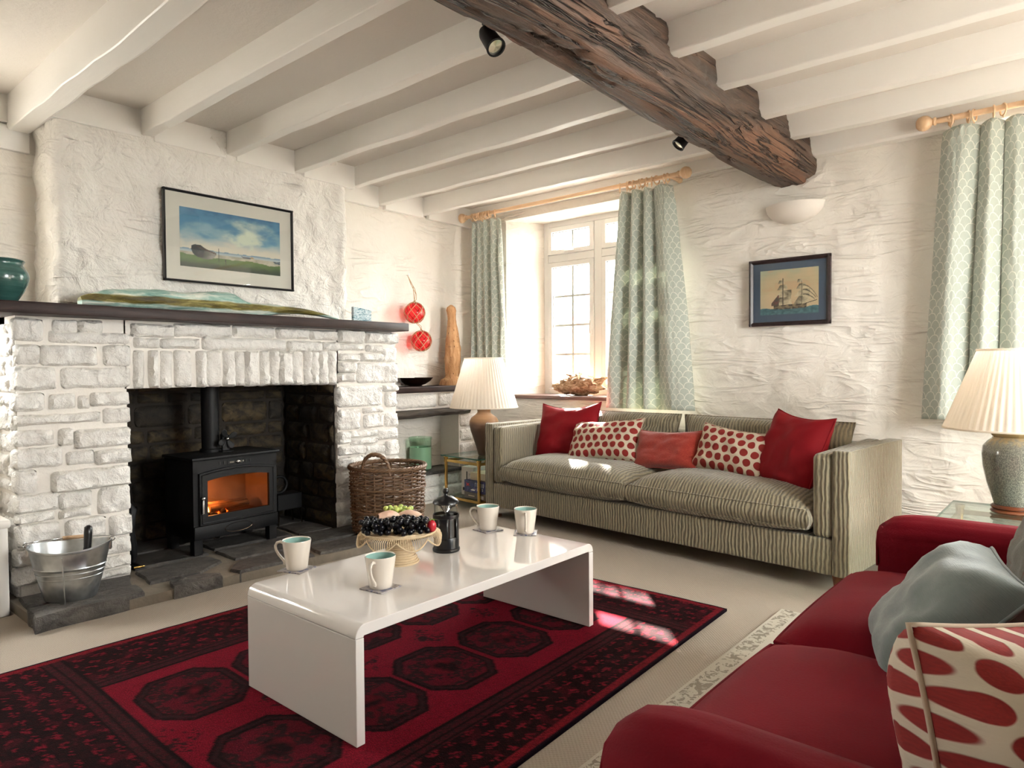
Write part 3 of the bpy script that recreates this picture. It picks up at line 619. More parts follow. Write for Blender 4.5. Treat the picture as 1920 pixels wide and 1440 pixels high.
# ---- windows
def window(name, x0, x1, z0, z1, y0, lights, zt, label):
    w_ = struct(link(bpy.data.objects.new(name, None))); tag(w_, label); w_.location = (0, 0, 0)
    f = .05; d = .065
    for a, b, c, e, nm in ((x0, x0+f, z0, z1, 'frame_jamb'), (x1-f, x1, z0, z1, 'frame_jamb'), (x0+f, x1-f, z0, z0+f, 'frame_rail'), (x0+f, x1-f, z1-f, z1, 'frame_rail')):
        MB().rbox(a, b, y0, y0+d, c, e, .005).build(nm, M['upvc'], w_)
    step = (x1-x0-2*f+.075)/lights
    for i in range(lights):
        a = x0+f+i*step; b = a+step-.075
        if i: MB().rbox(a-.075, a, y0, y0+d, z0+f, z1-f, .005).build('mullion', M['upvc'], w_)
        if zt: MB().rbox(a, b, y0, y0+d, zt-.032, zt+.032, .005).build('transom', M['upvc'], w_)
        for k, (c, e) in enumerate(((z0+f, (zt-.032) if zt else z1-f), (zt+.032 if zt else 0, z1-f))):
            if k and not zt: continue
            sf = .045
            sash = MB(); y1 = y0-.012; y2 = y0+d-.01
            sash.rbox(a+.003, a+sf, y1, y2, c+.003, e-.003, .005); sash.rbox(b-sf, b-.003, y1, y2, c+.003, e-.003, .005); sash.rbox(a+sf-.004, b-sf+.004, y1, y2, c+.003, c+sf, .005); sash.rbox(a+sf-.004, b-sf+.004, y1, y2, e-sf, e-.003, .005)
            so = sash.build('sash', M['upvc'], w_)
            g = MB(); ga, gb, gc, ge = a+sf, b-sf, c+sf, e-sf; t = .005
            for q in ((ga, ga+t, gc, ge), (gb-t, gb, gc, ge), (ga, gb, gc, gc+t), (ga, gb, ge-t, ge)): g.box(q[0], q[1], y0+.006, y0+.016, q[2], q[3])
            g.build('gasket', M['gasket'], so)
            MB().box(ga-.004, gb+.004, y0+.022, y0+.026, gc-.004, ge+.004).build('pane', M['glass'], so)
            xm = (ga+gb)/2; MB().box(xm-.011, xm+.011, y0+.029, y0+.037, gc, ge).build('glazing_bar', M['upvc'], so)
            if k == 0:
                for r in range(1, 4): zz = gc+(ge-gc)*r/4; MB().box(ga, gb, y0+.0295, y0+.036, zz-.010, zz+.010).build('glazing_bar', M['upvc'], so)
                h = MB(); h.rbox(b-.034, b-.012, y0-.024, y0-.012, (c+e)/2-.10, (c+e)/2-.05, .004); h.rbox(b-.030, b-.016, y0-.040, y0-.024, (c+e)/2-.085, (c+e)/2+.03, .005); h.build('handle', M['upvc'], so, smooth=40)
            else:
                h = MB(); h.rbox((a+b)/2-.05, (a+b)/2+.05, y0-.03, y0-.012, c+.012, c+.028, .004); h.build('stay', M['upvc'], so, smooth=40)
    return w_
w1 = window('window_1', -3.73, -2.59, .865, 2.375, 4.83, 2, 2.05, 'white casement window with small panes in a deep plastered reveal')
MB().rbox(-3.93, -2.40, 4.47, 4.84, .838, .868, .006).build('sill_board', M['sill'], w1)
w2 = window('window_2', -.31, 1.31, .865, 2.375, 4.83, 3, 2.05, 'second white casement window mostly hidden behind the curtain')
MB().rbox(-.44, 1.44, 4.47, 4.84, .838, .868, .006).build('sill_board', M['sill'], w2)
w3 = struct(link(bpy.data.objects.new('window_3', None)))
for a, b, c, e in ((W3[0], W3[0]+.06, W3[2], W3[3]), (W3[1]-.06, W3[1], W3[2], W3[3]), (.32, .38, W3[2], W3[3])): MB().rbox(-4.57, -4.50, a, b, c, e, .005).build('frame_jamb', M['upvc'], w3)
for c, e in ((W3[2], W3[2]+.06), (W3[3]-.06, W3[3])): MB().rbox(-4.57, -4.50, W3[0], W3[1], c, e, .005).build('frame_rail', M['upvc'], w3)
MB().box(-4.537, -4.533, W3[0]+.05, W3[1]-.05, W3[2]+.05, W3[3]-.05).build('pane', M['glass'], w3)
w4 = struct(link(bpy.data.objects.new('window_4', None)))
for a, b, c, e in ((W4[0], W4[0]+.06, W4[2], W4[3]), (W4[1]-.06, W4[1], W4[2], W4[3]), (2.47, 2.53, W4[2], W4[3])): MB().rbox(1.65, 1.72, a, b, c, e, .005).build('frame_jamb', M['upvc'], w4)
for c, e in ((W4[2], W4[2]+.06), (W4[3]-.06, W4[3])): MB().rbox(1.65, 1.72, W4[0], W4[1], c, e, .005).build('frame_rail', M['upvc'], w4)
MB().box(1.683, 1.687, W4[0]+.05, W4[1]-.05, W4[2]+.05, W4[3]-.05).build('pane', M['glass'], w4)
# ---- outside: a gravel yard, a rendered outbuilding and shrubs seen hazily through the glass, and an unseen tree added so its bough blocks a band of sun
struct(MB().box(-40, 30, -30, 45, -.5, -.35).build('ground', M['grass']))
OB = struct(link(bpy.data.objects.new('wall_outbuilding', None))); tag(OB, 'grey rendered outbuilding across the garden seen through the window')
MB().box(-16, -7.3, 11.0, 14.5, -.4, 2.2).build('wall', M['gwall'], OB)
MB().prism([(10.7, 2.15), (12.8, 3.2), (14.9, 2.15)], 'x', -16.2, -7.1).build('roof', M['slatewall'], OB)
for x in (-9.6, -8.3): MB().box(x-.35, x+.35, 10.96, 11.02, .7, 1.9).build('window', M['upvc'], OB)
def shrub(loc, r, h_, sd, label):
    t = thing('garden_shrub', label, 'shrub', loc, 0, 'shrubs across the garden')
    MB().ball((0, 0, h_*.5), 1., 40, (r, r*.8, h_*.52), lambda d_: d_*(1+.22*nz(d_.x*2.2+sd, d_.y*2.2, d_.z*2.2, 4))).build('foliage', M['hedge'], t, smooth=60)
shrub((-5.9, 10.3, -.35), 1.1, 2.5, 1., 'tall pale green shrub outside the window beside the outbuilding'); shrub((-3.4, 11.0, -.35), 1.2, 2.7, 4., 'broad green shrub outside the window behind the curtain'); shrub((-.7, 11.4, -.35), 1.2, 2.6, 9., 'green shrub outside hidden by the curtain'); shrub((2.0, 11.2, -.35), 1.2, 2.6, 12., 'green shrub outside the second window')
TR = thing('sun_block_tree', 'leafy tree added out of view outside the window to block part of the sun', 'tree', (-7.6, 7.6, -.36))
MB().tube([(0, 0, 0), (.05, 0, 1.5), (.0, .05, 3.2), (.1, 0, 5.)], [.16, .13, .11, .05], 10).build('trunk', M['legwood'], TR, smooth=60)
MB().tube([(0, .05, 3.1), (.9, -.3, 3.7), (1.9, -.65, 4.02), (3.2, -.75, 4.05)], [.07, .05, .04, .02], 8).build('bough', M['legwood'], TR, smooth=60)
lv = MB(); rt_ = random.Random(5)
for k in range(3600):
    if k < 2600: p = Vector((rt_.uniform(1.45, 3.4), -.72+rt_.gauss(0, .05), 3.91+rt_.gauss(0, .062)))  # dense leaf band along the bough, placed to hold back a strip of sun
    else: p = Vector((rt_.gauss(-.3, .7), rt_.gauss(.3, .7), rt_.gauss(5.2, .6)))
    e1 = Vector((rt_.gauss(0, 1), rt_.gauss(0, 1), rt_.gauss(0, 1))).normalized(); e2 = e1.orthogonal().normalized(); s_ = rt_.uniform(.03, .05) if k < 2600 else rt_.uniform(.05, .09)
    lv.add([p-e1*s_, p+e2*s_*.5, p+e1*s_, p-e2*s_*.5], [(0, 1, 2, 3)])
tag(lv.build('leaves', M['hedge'], TR), kind='stuff')
# ================================================================ THINGS
# ---- mantel shelf and what stands on it
tag(MB().rbox(-4.0, -3.62, .55, 3.157, 1.357, 1.412, .006).build('mantel_shelf', M['mantel'], smooth=30), 'long dark brown wooden mantel shelf over the stone fireplace', 'shelf')
v = thing('vase', 'round teal glazed pottery vase at the end of the mantel shelf', 'vase', (-3.79, .862, 1.412))
pr = [(.0, 0), (.062, 0), (.07, .008), (.095, .05), (.113, .09), (.118, .115), (.113, .14), (.10, .162), (.094, .172), (.098, .182), (.102, .19), (.098, .195), (.09, .188), (.088, .17), (.10, .12), (.06, .02), (0, .015)]
MB().lathe(pr, 40).build('body', M['vase'], v, smooth=60)
# painted driftwood lying on the mantel
def driftwood():
    n = 90; mb = MB()
    def fn(a, b):
        t = a; L = 1.50; y = t*L
        w_ = .075*min(1, t*6+.25)**.6*(1-t**3*.75); h = .82*(.050+.018*math.sin(t*5)+.022*math.exp(-((t-.50)/.08)**2))*min(1, t*9+.35)**.5*(1-t**4*.78)
        an = b*2*math.pi; c, s = math.cos(an), math.sin(an)
        r = 1+.16*nz(t*7, c*1.3, s*1.3+3)+.10*nz(t*22, c*3, s*3)
        lift = .012*math.sin(t*7)*(t > .45)+(.045*math.sin((t-.60)/.4*math.pi) if t > .60 else 0)
        return (w_*c*r, y, max(.003, h*(1+s*r)+lift*.8+.003))
    mb.grid(n, 28, fn, cv=True)
    mb.f.append(tuple(j*n for j in range(28))); mb.f.append(tuple(j*n+n-1 for j in range(27, -1, -1)))
    return mb
tag(driftwood().build('driftwood_branch', M['drift_teal'], smooth=60, loc=(-3.80, 1.19, 1.411)), 'long teal and olive driftwood branch lying along the mantel shelf', 'driftwood')
g = MB().grid(14, 6, lambda a, b: (.012*math.sin(a*math.pi*3)*.4, a*.15-.075, b*(.112-.018*a)))
g2 = MB(); g2.prism([(-.075, 0), (.075, 0), (.075, .092), (.0, .104), (-.075, .112)], 'x', -.012, .012)
tag(g2.build('glass_plaque', M['tileglass'], loc=(-3.86, 2.935, 1.412)), 'small wavy blue and white glass plaque at the mantel end', 'ornament')
# ---- estuary painting over the mantel
def canvas(nu, nv, w_, h_, fn):
    mb = MB(); mb.grid(nu, nv, lambda a, b: (0, (a-.5)*w_, (b-.5)*h_))
    mb.col = [fn(i/(nu-1), j/(nv-1)) for j in range(nv) for i in range(nu)]; return mb
def lerp(a, b, t): t = max(0, min(1, t)); return tuple(a[i]+(b[i]-a[i])*t for i in range(3))
def sm(a, b, x): t = max(0, min(1, (x-a)/(b-a))); return t*t*(3-2*t)
def boats(u, v):
    n = nz(u*4, v*5, 2, 4); n2 = nz(u*14, v*14, 5, 3)
    sky = lerp(C('e8dccb'), C('8fb0bf'), sm(.35, .62, v+n*.10)); sky = lerp(sky, C('4f86ab'), sm(.58, .86, v+n*.28+abs(u-.62)*.25-.05)); sky = lerp(sky, C('2f628c'), sm(.82, 1.1, v+n2*.14))
    d = math.hypot((u-.66)/.21, (v-.64-n2*.06)/.20); sky = lerp(C('e2e6d2'), sky, sm(.35, 1.25, d+n*.55+n2*.25))
    c = sky
    if v < .315+.01*n2: c = lerp(C('6d8da8'), C('b9c2c6'), sm(.315, .27, v))
    if v < .26: c = lerp(C('cfc4b0'), C('a9a08d'), n2+.4)
    if v < .19+n*.04+(.03 if u < .3 else 0): c = lerp(C('5f7a3c'), C('20301c'), sm(.20, .02, v+n2*.06)+n2*.25)
    def inpoly(P):
        k = False; j = len(P)-1
        for i in range(len(P)):
            if (P[i][1] > v) != (P[j][1] > v) and u < (P[j][0]-P[i][0])*(v-P[i][1])/(P[j][1]-P[i][1])+P[i][0]: k = not k
            j = i
        return k
    if inpoly([(.10, .31), (.105, .365), (.14, .395), (.19, .385), (.25, .325), (.335, .29), (.335, .245), (.315, .205), (.295, .165), (.22, .155), (.15, .185), (.115, .235)]):
        c = lerp(C('15181f'), C('9a948c'), sm(.20, .33, u+.4*(.27-v))+n2*.25)
        if abs(v-(.345-.55*(u-.19))) < .009 and u > .15: c = C('4a2d28')[:3]
    for P, k1, k2 in (([(.585, .285), (.60, .25), (.66, .245), (.71, .262), (.70, .285), (.64, .275)], '3f4c66', '8a7a70'), ([(.665, .275), (.70, .29), (.72, .27), (.70, .255)], 'b08a60', 'c9b090'), ([(.92, .26), (.94, .215), (1., .21), (1., .27), (.96, .25)], '2f3a48', '5a6470')):
        if inpoly(P): c = lerp(C(k1), C(k2), n2+.3)
    if abs(u-.36) < .0045 and .14 < v < .37: c = C('1c1a18')[:3]
    if abs(u-.43+.06*(v-.1)) < .004 and .10 < v < .19: c = C('26221c')[:3]
    return c[:3]
def frame_pic(name, label, loc, rot, w_, h_, fw_, mw, fm, mm, col, nu, nv):
    p = thing(name, label, 'picture', loc); p.rotation_euler = rot
    f = MB(); t = .022
    # mitred frame: four bars
    for sgn in (-1, 1):
        f.prism([(sgn*h_/2, 0), (sgn*h_/2, t), (sgn*(h_/2-fw_*.5), t+.004), (sgn*(h_/2-fw_), t-.006), (sgn*(h_/2-fw_), 0)], 'y', -w_/2, w_/2)
        k = len(f.v)-10
        for i in range(k, k+10):
            x, y, z = f.v[i]; f.v[i] = (z, y, x)
        f.prism([(0, sgn*w_/2), (t, sgn*w_/2), (t+.004, sgn*(w_/2-fw_*.5)), (t-.006, sgn*(w_/2-fw_)), (0, sgn*(w_/2-fw_))], 'z', -h_/2, h_/2)
    f.build('frame', fm, p)
    iw, ih = w_-2*fw_, h_-2*fw_
    MB().box(.001, .010, -iw/2-.002, iw/2+.002, -ih/2-.002, ih/2+.002).build('mount', mm, p)
    pw, ph = iw-2*mw, ih-2*mw
    canvas(nu, nv, pw, ph, col).build('print', M['print'], p, loc=(.0112, 0, 0))
    MB().box(.0125, .0145, -iw/2, iw/2, -ih/2, ih/2).build('glazing', M['glass'], p)
    return p
frame_pic('boat_picture', 'black framed painting of beached boats on a marsh above the mantel', (-3.985, 2.072, 1.865), (0, 0, 0), .812, .52, .013, .078, M['frame_black'], M['mount_white'], boats, 190, 100)
def ship(u, v):
    n = nz(u*3, v*4, 7, 4); n2 = nz(u*16, v*16, 3, 3)
    c = lerp(C('d6b996'), C('c9b48f'), v+n); c = lerp(c, C('b7b79c'), sm(.7, 1.1, v+n*.2)+sm(.2, -.1, u)*.5); c = lerp(c, C('d8a07c'), sm(.1, .4, n)*.4)
    if v < .15+.012*math.sin(u*22)+.02*(u-.5): c = lerp(C('2e5560'), C('4f7a80'), n2+.45)
    # hull
    if .24 < u < .80 and .115+.04*(u-.5)**2*4 < v < .205+.03*(u-.25): c = lerp(C('3a2c24'), C('8a7458'), sm(-.1, .4, n2)+(.7 if abs(v-.165-.02*(u-.4)) < .012 else 0))
    def sail(cx, cy, w_, h_, sk, dark):
        nonlocal c
        b = (v-cy)/h_; a = (u-cx-sk*b)/(w_*(1-.22*b))
        if abs(a) < 1 and abs(b) < 1: k = .5+.5*a*dark-.25*b+n2*.4; c = lerp(C('5a4f40'), C('d9c6a6'), k)
    for cx, sc in ((.40, 1.), (.72, .9)):
        sail(cx+.02, .30, .125*sc, .085, .02, .8); sail(cx+.03, .46, .115*sc, .075, .03, -.8); sail(cx+.0, .60, .075*sc, .055, .01, .9); sail(cx-.03, .72, .045*sc, .035, .0, .8)
        if abs(u-cx-.0) < .006 and .2 < v < .80*sc: c = C('3a2c22')[:3]
    # spanker, jibs and rigging
    if .20 < u < .33 and .20 < v < .20+(u-.16)*1.5 and v < .44: c = lerp(C('7a3a34'), C('4a4238'), n2+.5+(u-.2)*2)
    for k in range(3):
        q = (u-.74)/(.24); y0 = .62-.10*k-(q*q)*(.28-.05*k)
        if 0 < q < 1-.1*k and abs(v-y0) < .010: c = C('4a4034')[:3]
        if 0 < q < .8 and -.07 < v-y0 < -.01: c = lerp(c, C('dcc9a8'), .6)
    if abs(v-.215-.35*(u-.78)) < .008 and .78 < u < .97: c = C('3a2c22')[:3]
    return c[:3]
frame_pic('ship_picture', 'dark framed print of a two masted sailing ship with slate blue mount', (-1.493, 4.503, 1.575), (0, 0, R_(-90)), .508, .432, .026, .046, M['frame_brown'], M['mount_blue'], ship, 130, 110)
# ---- plaster uplighter
sc = MB()
def scf(a, b):
    u = a*2-1; k = max(0, 1-u*u); d = .115*k**.75; h = .125*k**.5; t = b*math.pi/2
    return (u*.185, -d*math.cos(t)*(1 if b < 1 else 0), -h*math.sin(t)+.0*u)
sc.grid(31, 12, scf); n0 = len(sc.v)
sc.grid(31, 4, lambda a, b: ((a*2-1)*.175, -.105*max(0, 1-(a*2-1)**2)**.75*(1-b), -.012-.02*b))
tag(sc.build('wall_uplighter', M['sconce'], smooth=60, loc=(-1.465, 4.515, 2.13)), 'plain white half bowl plaster uplighter on the wall above the ship picture', 'wall light')
# ---- ceiling spotlights on the beam
def spot(loc, dr_, label):
    t = thing('spotlight', label, 'spotlight', loc, 0, 'black spotlights on the oak beam')
    MB().lathe([(0, .0), (.03, 0), (.03, -.012), (0, -.012)], 20).build('mounting_plate', M['black'], t, smooth=40)
    MB().tube([(0, 0, -.01), (0, 0, -.05)], .008, 8).build('stem', M['black'], t)
    h = MB().lathe([(0, .055), (.022, .05), (.03, .03), (.034, -.04), (.037, -.05), (.037, -.056), (.030, -.056), (.028, -.046), (0, -.046)], 24).build('head', M['black'], t, smooth=40, loc=(0, 0, -.065), rot=(-dr_).to_track_quat('Z', 'Y').to_euler()[:])
    MB().lathe([(0, -.050), (.028, -.048)], 20).build('lens', M['lens'], h, smooth=60)
spot((-1.69, 1.875, 2.365), Vector((.77, -.10, -1.0)), 'black spotlight with its lens showing, under the near part of the beam')
spot((-1.68, 3.41, 2.385), Vector((-.5, -.5, -.8)), 'black spotlight tucked behind the beam towards the window')
# ---- curtains
def rod(name, label, x0, x1, y, z, ends, rings):
    t = thing(name, label, 'curtain rod', (0, y, z))
    MB().tube([(x0, 0, 0), (x1, 0, 0)], .0155, 16).build('pole', M['pine'], t, smooth=40)
    for x, s in ends:
        pr = [(0, 0), (.012, 0), (.021, .003), (.023, .012), (.017, .018), (.019, .023), (.026, .028), (.037, .042), (.041, .058), (.0405, .068), (.034, .086), (.020, .097), (0, .10)]
        MB().lathe(pr, 24).build('finial', M['pine'], t, smooth=50, loc=(x, 0, 0), rot=(0, R_(90*s), 0))
        b = MB(); b.tube([(x-.06*s, 0, 0), (x-.06*s, .10, 0), (x-.06*s, .155, 0)], [.016, .014, .022], 10); b.ball((x-.06*s, -.016, 0), .010, 8); b.build('bracket', M['pine'], t, smooth=40)
    rg = None
    for i, (x, tilt) in enumerate(rings):
        if rg is None:
            r = MB(); r.tube([(0, .029*math.cos(a*2*math.pi/24), .029*math.sin(a*2*math.pi/24)-.011) for a in range(24)], .0048, 8, closed=True)
            r.tube([(0, 0, -.040), (0, 0, -.052)], .003, 6); rg = r.build('ring', M['pine'], t, smooth=60, loc=(x, 0, 0), rot=(0, 0, R_(tilt)))
        else: inst(rg, 'ring', t, (x, 0, 0), (0, 0, R_(tilt)))
    return t
rod('curtain_rod', 'pale pine curtain rod with ball ends above the bright window', -4.22, -2.20, 4.36, 2.425, [(-4.22, -1), (-2.20, 1)],
    [(x, t) for x, t in ((-4.15, 8), (-4.12, -6), (-4.085, 10), (-4.06, 0), (-4.03, 14), (-4.0, -8), (-3.975, 6), (-3.95, 20), (-3.89, 30), (-2.66, 35), (-2.60, 20), (-2.575, -10), (-2.545, 6), (-2.50, 12), (-2.475, -6), (-2.44, 14), (-2.40, 24), (-2.36, -12), (-2.30, 10), (-2.275, 0))])
rod('curtain_rod', 'pale pine curtain rod end beside the wall with the ship picture', -.665, 1.35, 4.36, 2.425, [(-.665, -1), (1.35, 1)],
    [(x, t) for x, t in ((-.60, 25), (-.52, 20), (-.495, -15), (-.41, 8), (-.37, 30), (-.27, -20), (-.225, 25), (-.15, 10), (-.06, -10))])
def curtain(name_label, y, z0, z1, xt, xb, folds, depth, sd, lean=0.):
    nu = folds*30; nv = 64; rr = random.Random(int(sd*10))
    ws = [rr.uniform(.6, 1.5) for _ in range(folds)]; tot = sum(ws); ed = [0]
    for q in ws: ed.append(ed[-1]+q/tot)
    dp = [rr.uniform(.65, 1.25) for _ in range(folds)]
    def fn(a, b):
        k = 0
        while k < folds-1 and a > ed[k+1]: k += 1
        f = (a-ed[k])/(ed[k+1]-ed[k]); z = z1+(z0-z1)*b; e = b**.85
        l = xt[0]+(xb[0]-xt[0])*e; r = xt[1]+(xb[1]-xt[1])*e
        # round pipe in front, tight valley behind
        s = max(0., math.sin(max(0., min(1., f))*math.pi)); prof = s**.75*1.25-.55
        am = depth*dp[k]*(.62+.6*b**.6); pin = math.exp(-((b-.05)/.016)**2)*.35
        wob = nz(a*2.5, b*1.3, sd)*.010*(.3+b)
        x = l+(r-l)*(a+.030*math.sin((f-.5)*2*math.pi)*-.35*ws[k])+wob
        yy = y-am*prof*(1-pin)+nz(a*5, b*2.2, sd+3)*.010+.006*nz(a*20, b*9, sd)
        return (x, yy, z+(.010*prof if b < .02 else 0)+(.006*prof if b > .98 else 0))
    W = (xb[1]-xb[0])*1.7
    mb = MB().grid(nu, nv, fn, uv=lambda a, b: (a*W, -b*(z1-z0)))
    o = mb.build('curtain', M['curtain'], smooth=179); md = o.modifiers.new('thickness', 'SOLIDIFY'); md.thickness = .004
    return tag(o, name_label, 'curtain', 'sage green curtains with white scallop pattern')
curtain('sage scalloped curtain hanging at the corner by the wooden totem', 4.36, .80, 2.365, (-4.17, -3.83), (-4.19, -3.77), 5, .042, 1.3)
curtain('sage scalloped curtain flaring out between the bright window and the sofa wall', 4.36, .795, 2.365, (-2.67, -2.245), (-2.81, -2.09), 4, .075, 4.1)
curtain('sage scalloped curtain behind the lamp with the grey crackle base', 4.36, .80, 2.365, (-.635, -.02), (-.735, .06), 5, .06, 2.6)
# ---- fishing floats
def float_ball(loc, tail, label):
    t = thing('fishing_float', label, 'glass float', loc, 0, 'red glass fishing floats'); r = .083
    MB().ball((0, 0, 0), r, 32).build('glass_ball', M['redglass'], t, smooth=179)
    n = MB(); N = 6; rr = r*1.035
    def P(th, ph): return (rr*math.cos(th)*math.cos(ph), rr*math.sin(th)*math.cos(ph), rr*math.sin(ph))
    lat = [82, 48, 12, -26, -60, -84]
    for k in range(N):
        for s in (-1, 1):
            pts = []
            for i in range(len(lat)-1):
                for q in range(6):
                    f = q/6; ph = R_(lat[i]+(lat[i+1]-lat[i])*f); th = 2*math.pi/N*(k+s*.5*((i % 2)*(1-f)+((i+1) % 2)*f)); pts.append(P(th, ph))
            n.tube(pts, .0026, 5)
            for i in range(1, 5): n.ball(P(2*math.pi/N*(k+s*.5*(i % 2)), R_(lat[i])), .0052, 6)
    n.build('net', M['rope'], t, smooth=60)
    c = MB()
    for k in range(len(tail)): c.tube([P(k*2.1, R_(60)), (0, 0, r*1.12)]+tail[k], .0028, 5)
    c.ball((0, 0, r*1.15), .008, 8); c.build('cord', M['rope'], t, smooth=60)
    return t
float_ball((-4.215, 3.735, 1.552), [[(-.01, .02, .16), (-.04, -.005, .24), (-.095, .012, .315)], [(.01, -.015, .14), (-.03, .012, .22), (-.095, .012, .315)], [(.0, .02, .11), (-.012, .032, .15), (-.02, .02, .2), (-.05, .008, .25), (-.095, .012, .315)]], 'red glass fishing float in a net, upper of the two hanging in the alcove')
float_ball((-4.215, 3.805, 1.325), [[(0, -.02, .12), (0, -.06, .145)], [(.0, 0, .12), (0, -.05, .15)]], 'red glass fishing float in a net, lower of the two hanging in the alcove')
hk = MB(); hk.tube([(-4.335, 3.747, 1.868), (-4.30, 3.747, 1.865), (-4.295, 3.747, 1.88)], .003, 6); tag(hk.build('wall_hook', M['steel']), 'small metal hook holding the red floats on the wall', 'hook')
# ---- bowl, totem, jar in the alcove
tag(MB().lathe([(0, 0), (.04, 0), (.085, .016), (.125, .042), (.148, .068), (.151, .070), (.146, .066), (.12, .042), (.08, .019), (0, .006)], 40).build('metal_bowl', M['bronze'], smooth=60, loc=(-4.22, 3.735, .955)), 'shallow dark metal bowl on the brown alcove shelf', 'bowl')
def totem(a, b):
    z = b*.685; t = a*2*math.pi
    pr = [(0, .098), (.07, .090), (.10, .070), (.13, .068), (.3, .073), (.5, .068), (.7, .050), (.82, .038), (.88, .040), (.93, .044), (.97, .036), (1.0, .008)]
    for (p, q), (p2, q2) in zip(pr, pr[1:]):
        if p <= b <= p2: r = q+(q2-q)*(b-p)/(p2-p); break
    r *= 1+.13*nz(math.cos(t)*1.3+3, math.sin(t)*1.3, z*5)+.06*nz(math.cos(t)*4, math.sin(t)*4, z*18)
    if b < .075: sx, sy = 1.05, 1.15
    else: sx, sy = .85, 1.0
    return (r*math.cos(t)*sx, r*math.sin(t)*sy+.012*math.sin(z*5), z)
tt = thing('driftwood_totem', 'tall narrow orange driftwood totem standing on the alcove shelf', 'driftwood', (-4.19, 4.13, .955))
MB().grid(36, 70, totem, cu=True).build('post', M['drift_orange'], tt, smooth=60)
jr = thing('jar', 'pale green glass jar standing in the niche beside the basket', 'jar', (-4.235, 3.80, .262))
MB().lathe([(0, .002), (.088, 0), (.092, .01), (.092, .245), (.098, .258), (.098, .268), (.094, .27), (.089, .262), (.086, .02), (0, .012)], 36).build('body', M['greenglass'], jr, smooth=40)
MB().lathe([(.0915, .012), (.0905, .19), (.088, .19), (.088, .014)], 36).build('glaze_band', mat('pale_green_glaze', 'b4d6ba', .3, Transmission_Weight=.25), jr, smooth=40)
# ---- driftwood on the window sill
def lump(c, sc, sd, n=40):
    def f(d):
        k = 1+.35*nz(d.x*9+sd, d.y*9, d.z*9, 4)+.18*nz(d.x*30, d.y*30+sd, d.z*30, 3); return d*k
    return MB().ball(c, 1., n, sc, f)
dl = lump((0, 0, .085), (.215, .085, .085), 2.2, 56)
for i in range(7): 
    a = i*.9; dl.tube([(.05*math.cos(a)+.04*i-.1, 0, .08), (.1*math.cos(a)+.05*i-.12, .02*math.sin(a), .13+.01*i % .05), (.13*math.cos(a*1.3)+.05*i-.12, -.03*math.sin(a), .155+.02*math.sin(i))], [.03, .018, .006], 8)
for i, p in enumerate(dl.v): dl.v[i] = (p[0], p[1], max(0., p[2]))
tag(dl.build('driftwood_root', M['drift_pale'], smooth=60, loc=(-3.235, 4.655, .868)), 'knotted pale driftwood root on the window sill', 'driftwood')
# ---- soft furnishings
def pillow(w_, h_, th, sd, pinch=.022, sag=0., wr=.006, n=26, puff=.62):
    """a knife-edge cushion standing in the x-z plane, face to -y; returns (mesh builder, rim points)"""
    mb = MB(); rim = []
    def out(u, v):
        # u, v in -1..1: concave sides, pulled-out corners
        x = u*(w_/2)*(1-pinch*2*(1-v*v)*(u*u)+.015*abs(v)**3); z = v*(h_/2)*(1-pinch*2*(1-u*u)*(v*v)+.015*abs(u)**3)
        z -= sag*(1-u*u)*(v > 0)*v
        return x, z
    for sgn in (-1, 1):
        def fn(a, b):
            u = math.sin((a-.5)*math.pi)*.5+(a-.5)*1.0; v = math.sin((b-.5)*math.pi)*.5+(b-.5)*1.0
            x, z = out(u, v)
            t = max(0, (1-u**4)*(1-v**4))**puff
            d = th/2*t*(1+.12*nz(u*1.4+sd, v*1.4, sd, 2))+wr*nz(u*3+sd, v*3, 3+sgn, 3)*t*2.2
            edge = (1-max(abs(u), abs(v)))
            d += wr*.9*math.sin((math.atan2(v, u)*9)+sd)*math.exp(-(edge/.22)**2)*(t > .05)
            return (x, sgn*max(0., d), z)
        q_ = lambda a: (math.sin((a-.5)*math.pi)*.5+(a-.5)*1.0+1)/2
        mb.grid(n, n, fn, uv=lambda a, b: (q_(a)*w_+sd*.013, q_(b)*h_+sd*.007))
    for k in range(4*n):
        s = k//n; q = (k % n)/n*2-1; u, v = ((q, -1), (1, q), (-q, 1), (-1, -q))[s]; x, z = out(u, v); rim.append((x, 0, z))
    return mb, rim
def cushion(label, mt, w_, h_, th, loc, rot, sd, group, piping=None, **k):
    t = thing('throw_cushion', label, 'cushion', loc, 0, group); t.rotation_euler = rot
    mb, rim = pillow(w_, h_, th, sd, **k); o = mb.build('cover', mt, t, smooth=179)
    MB().tube(rim, .0045, 6, closed=True).build('piping', piping or mt, t, smooth=179)
    return t
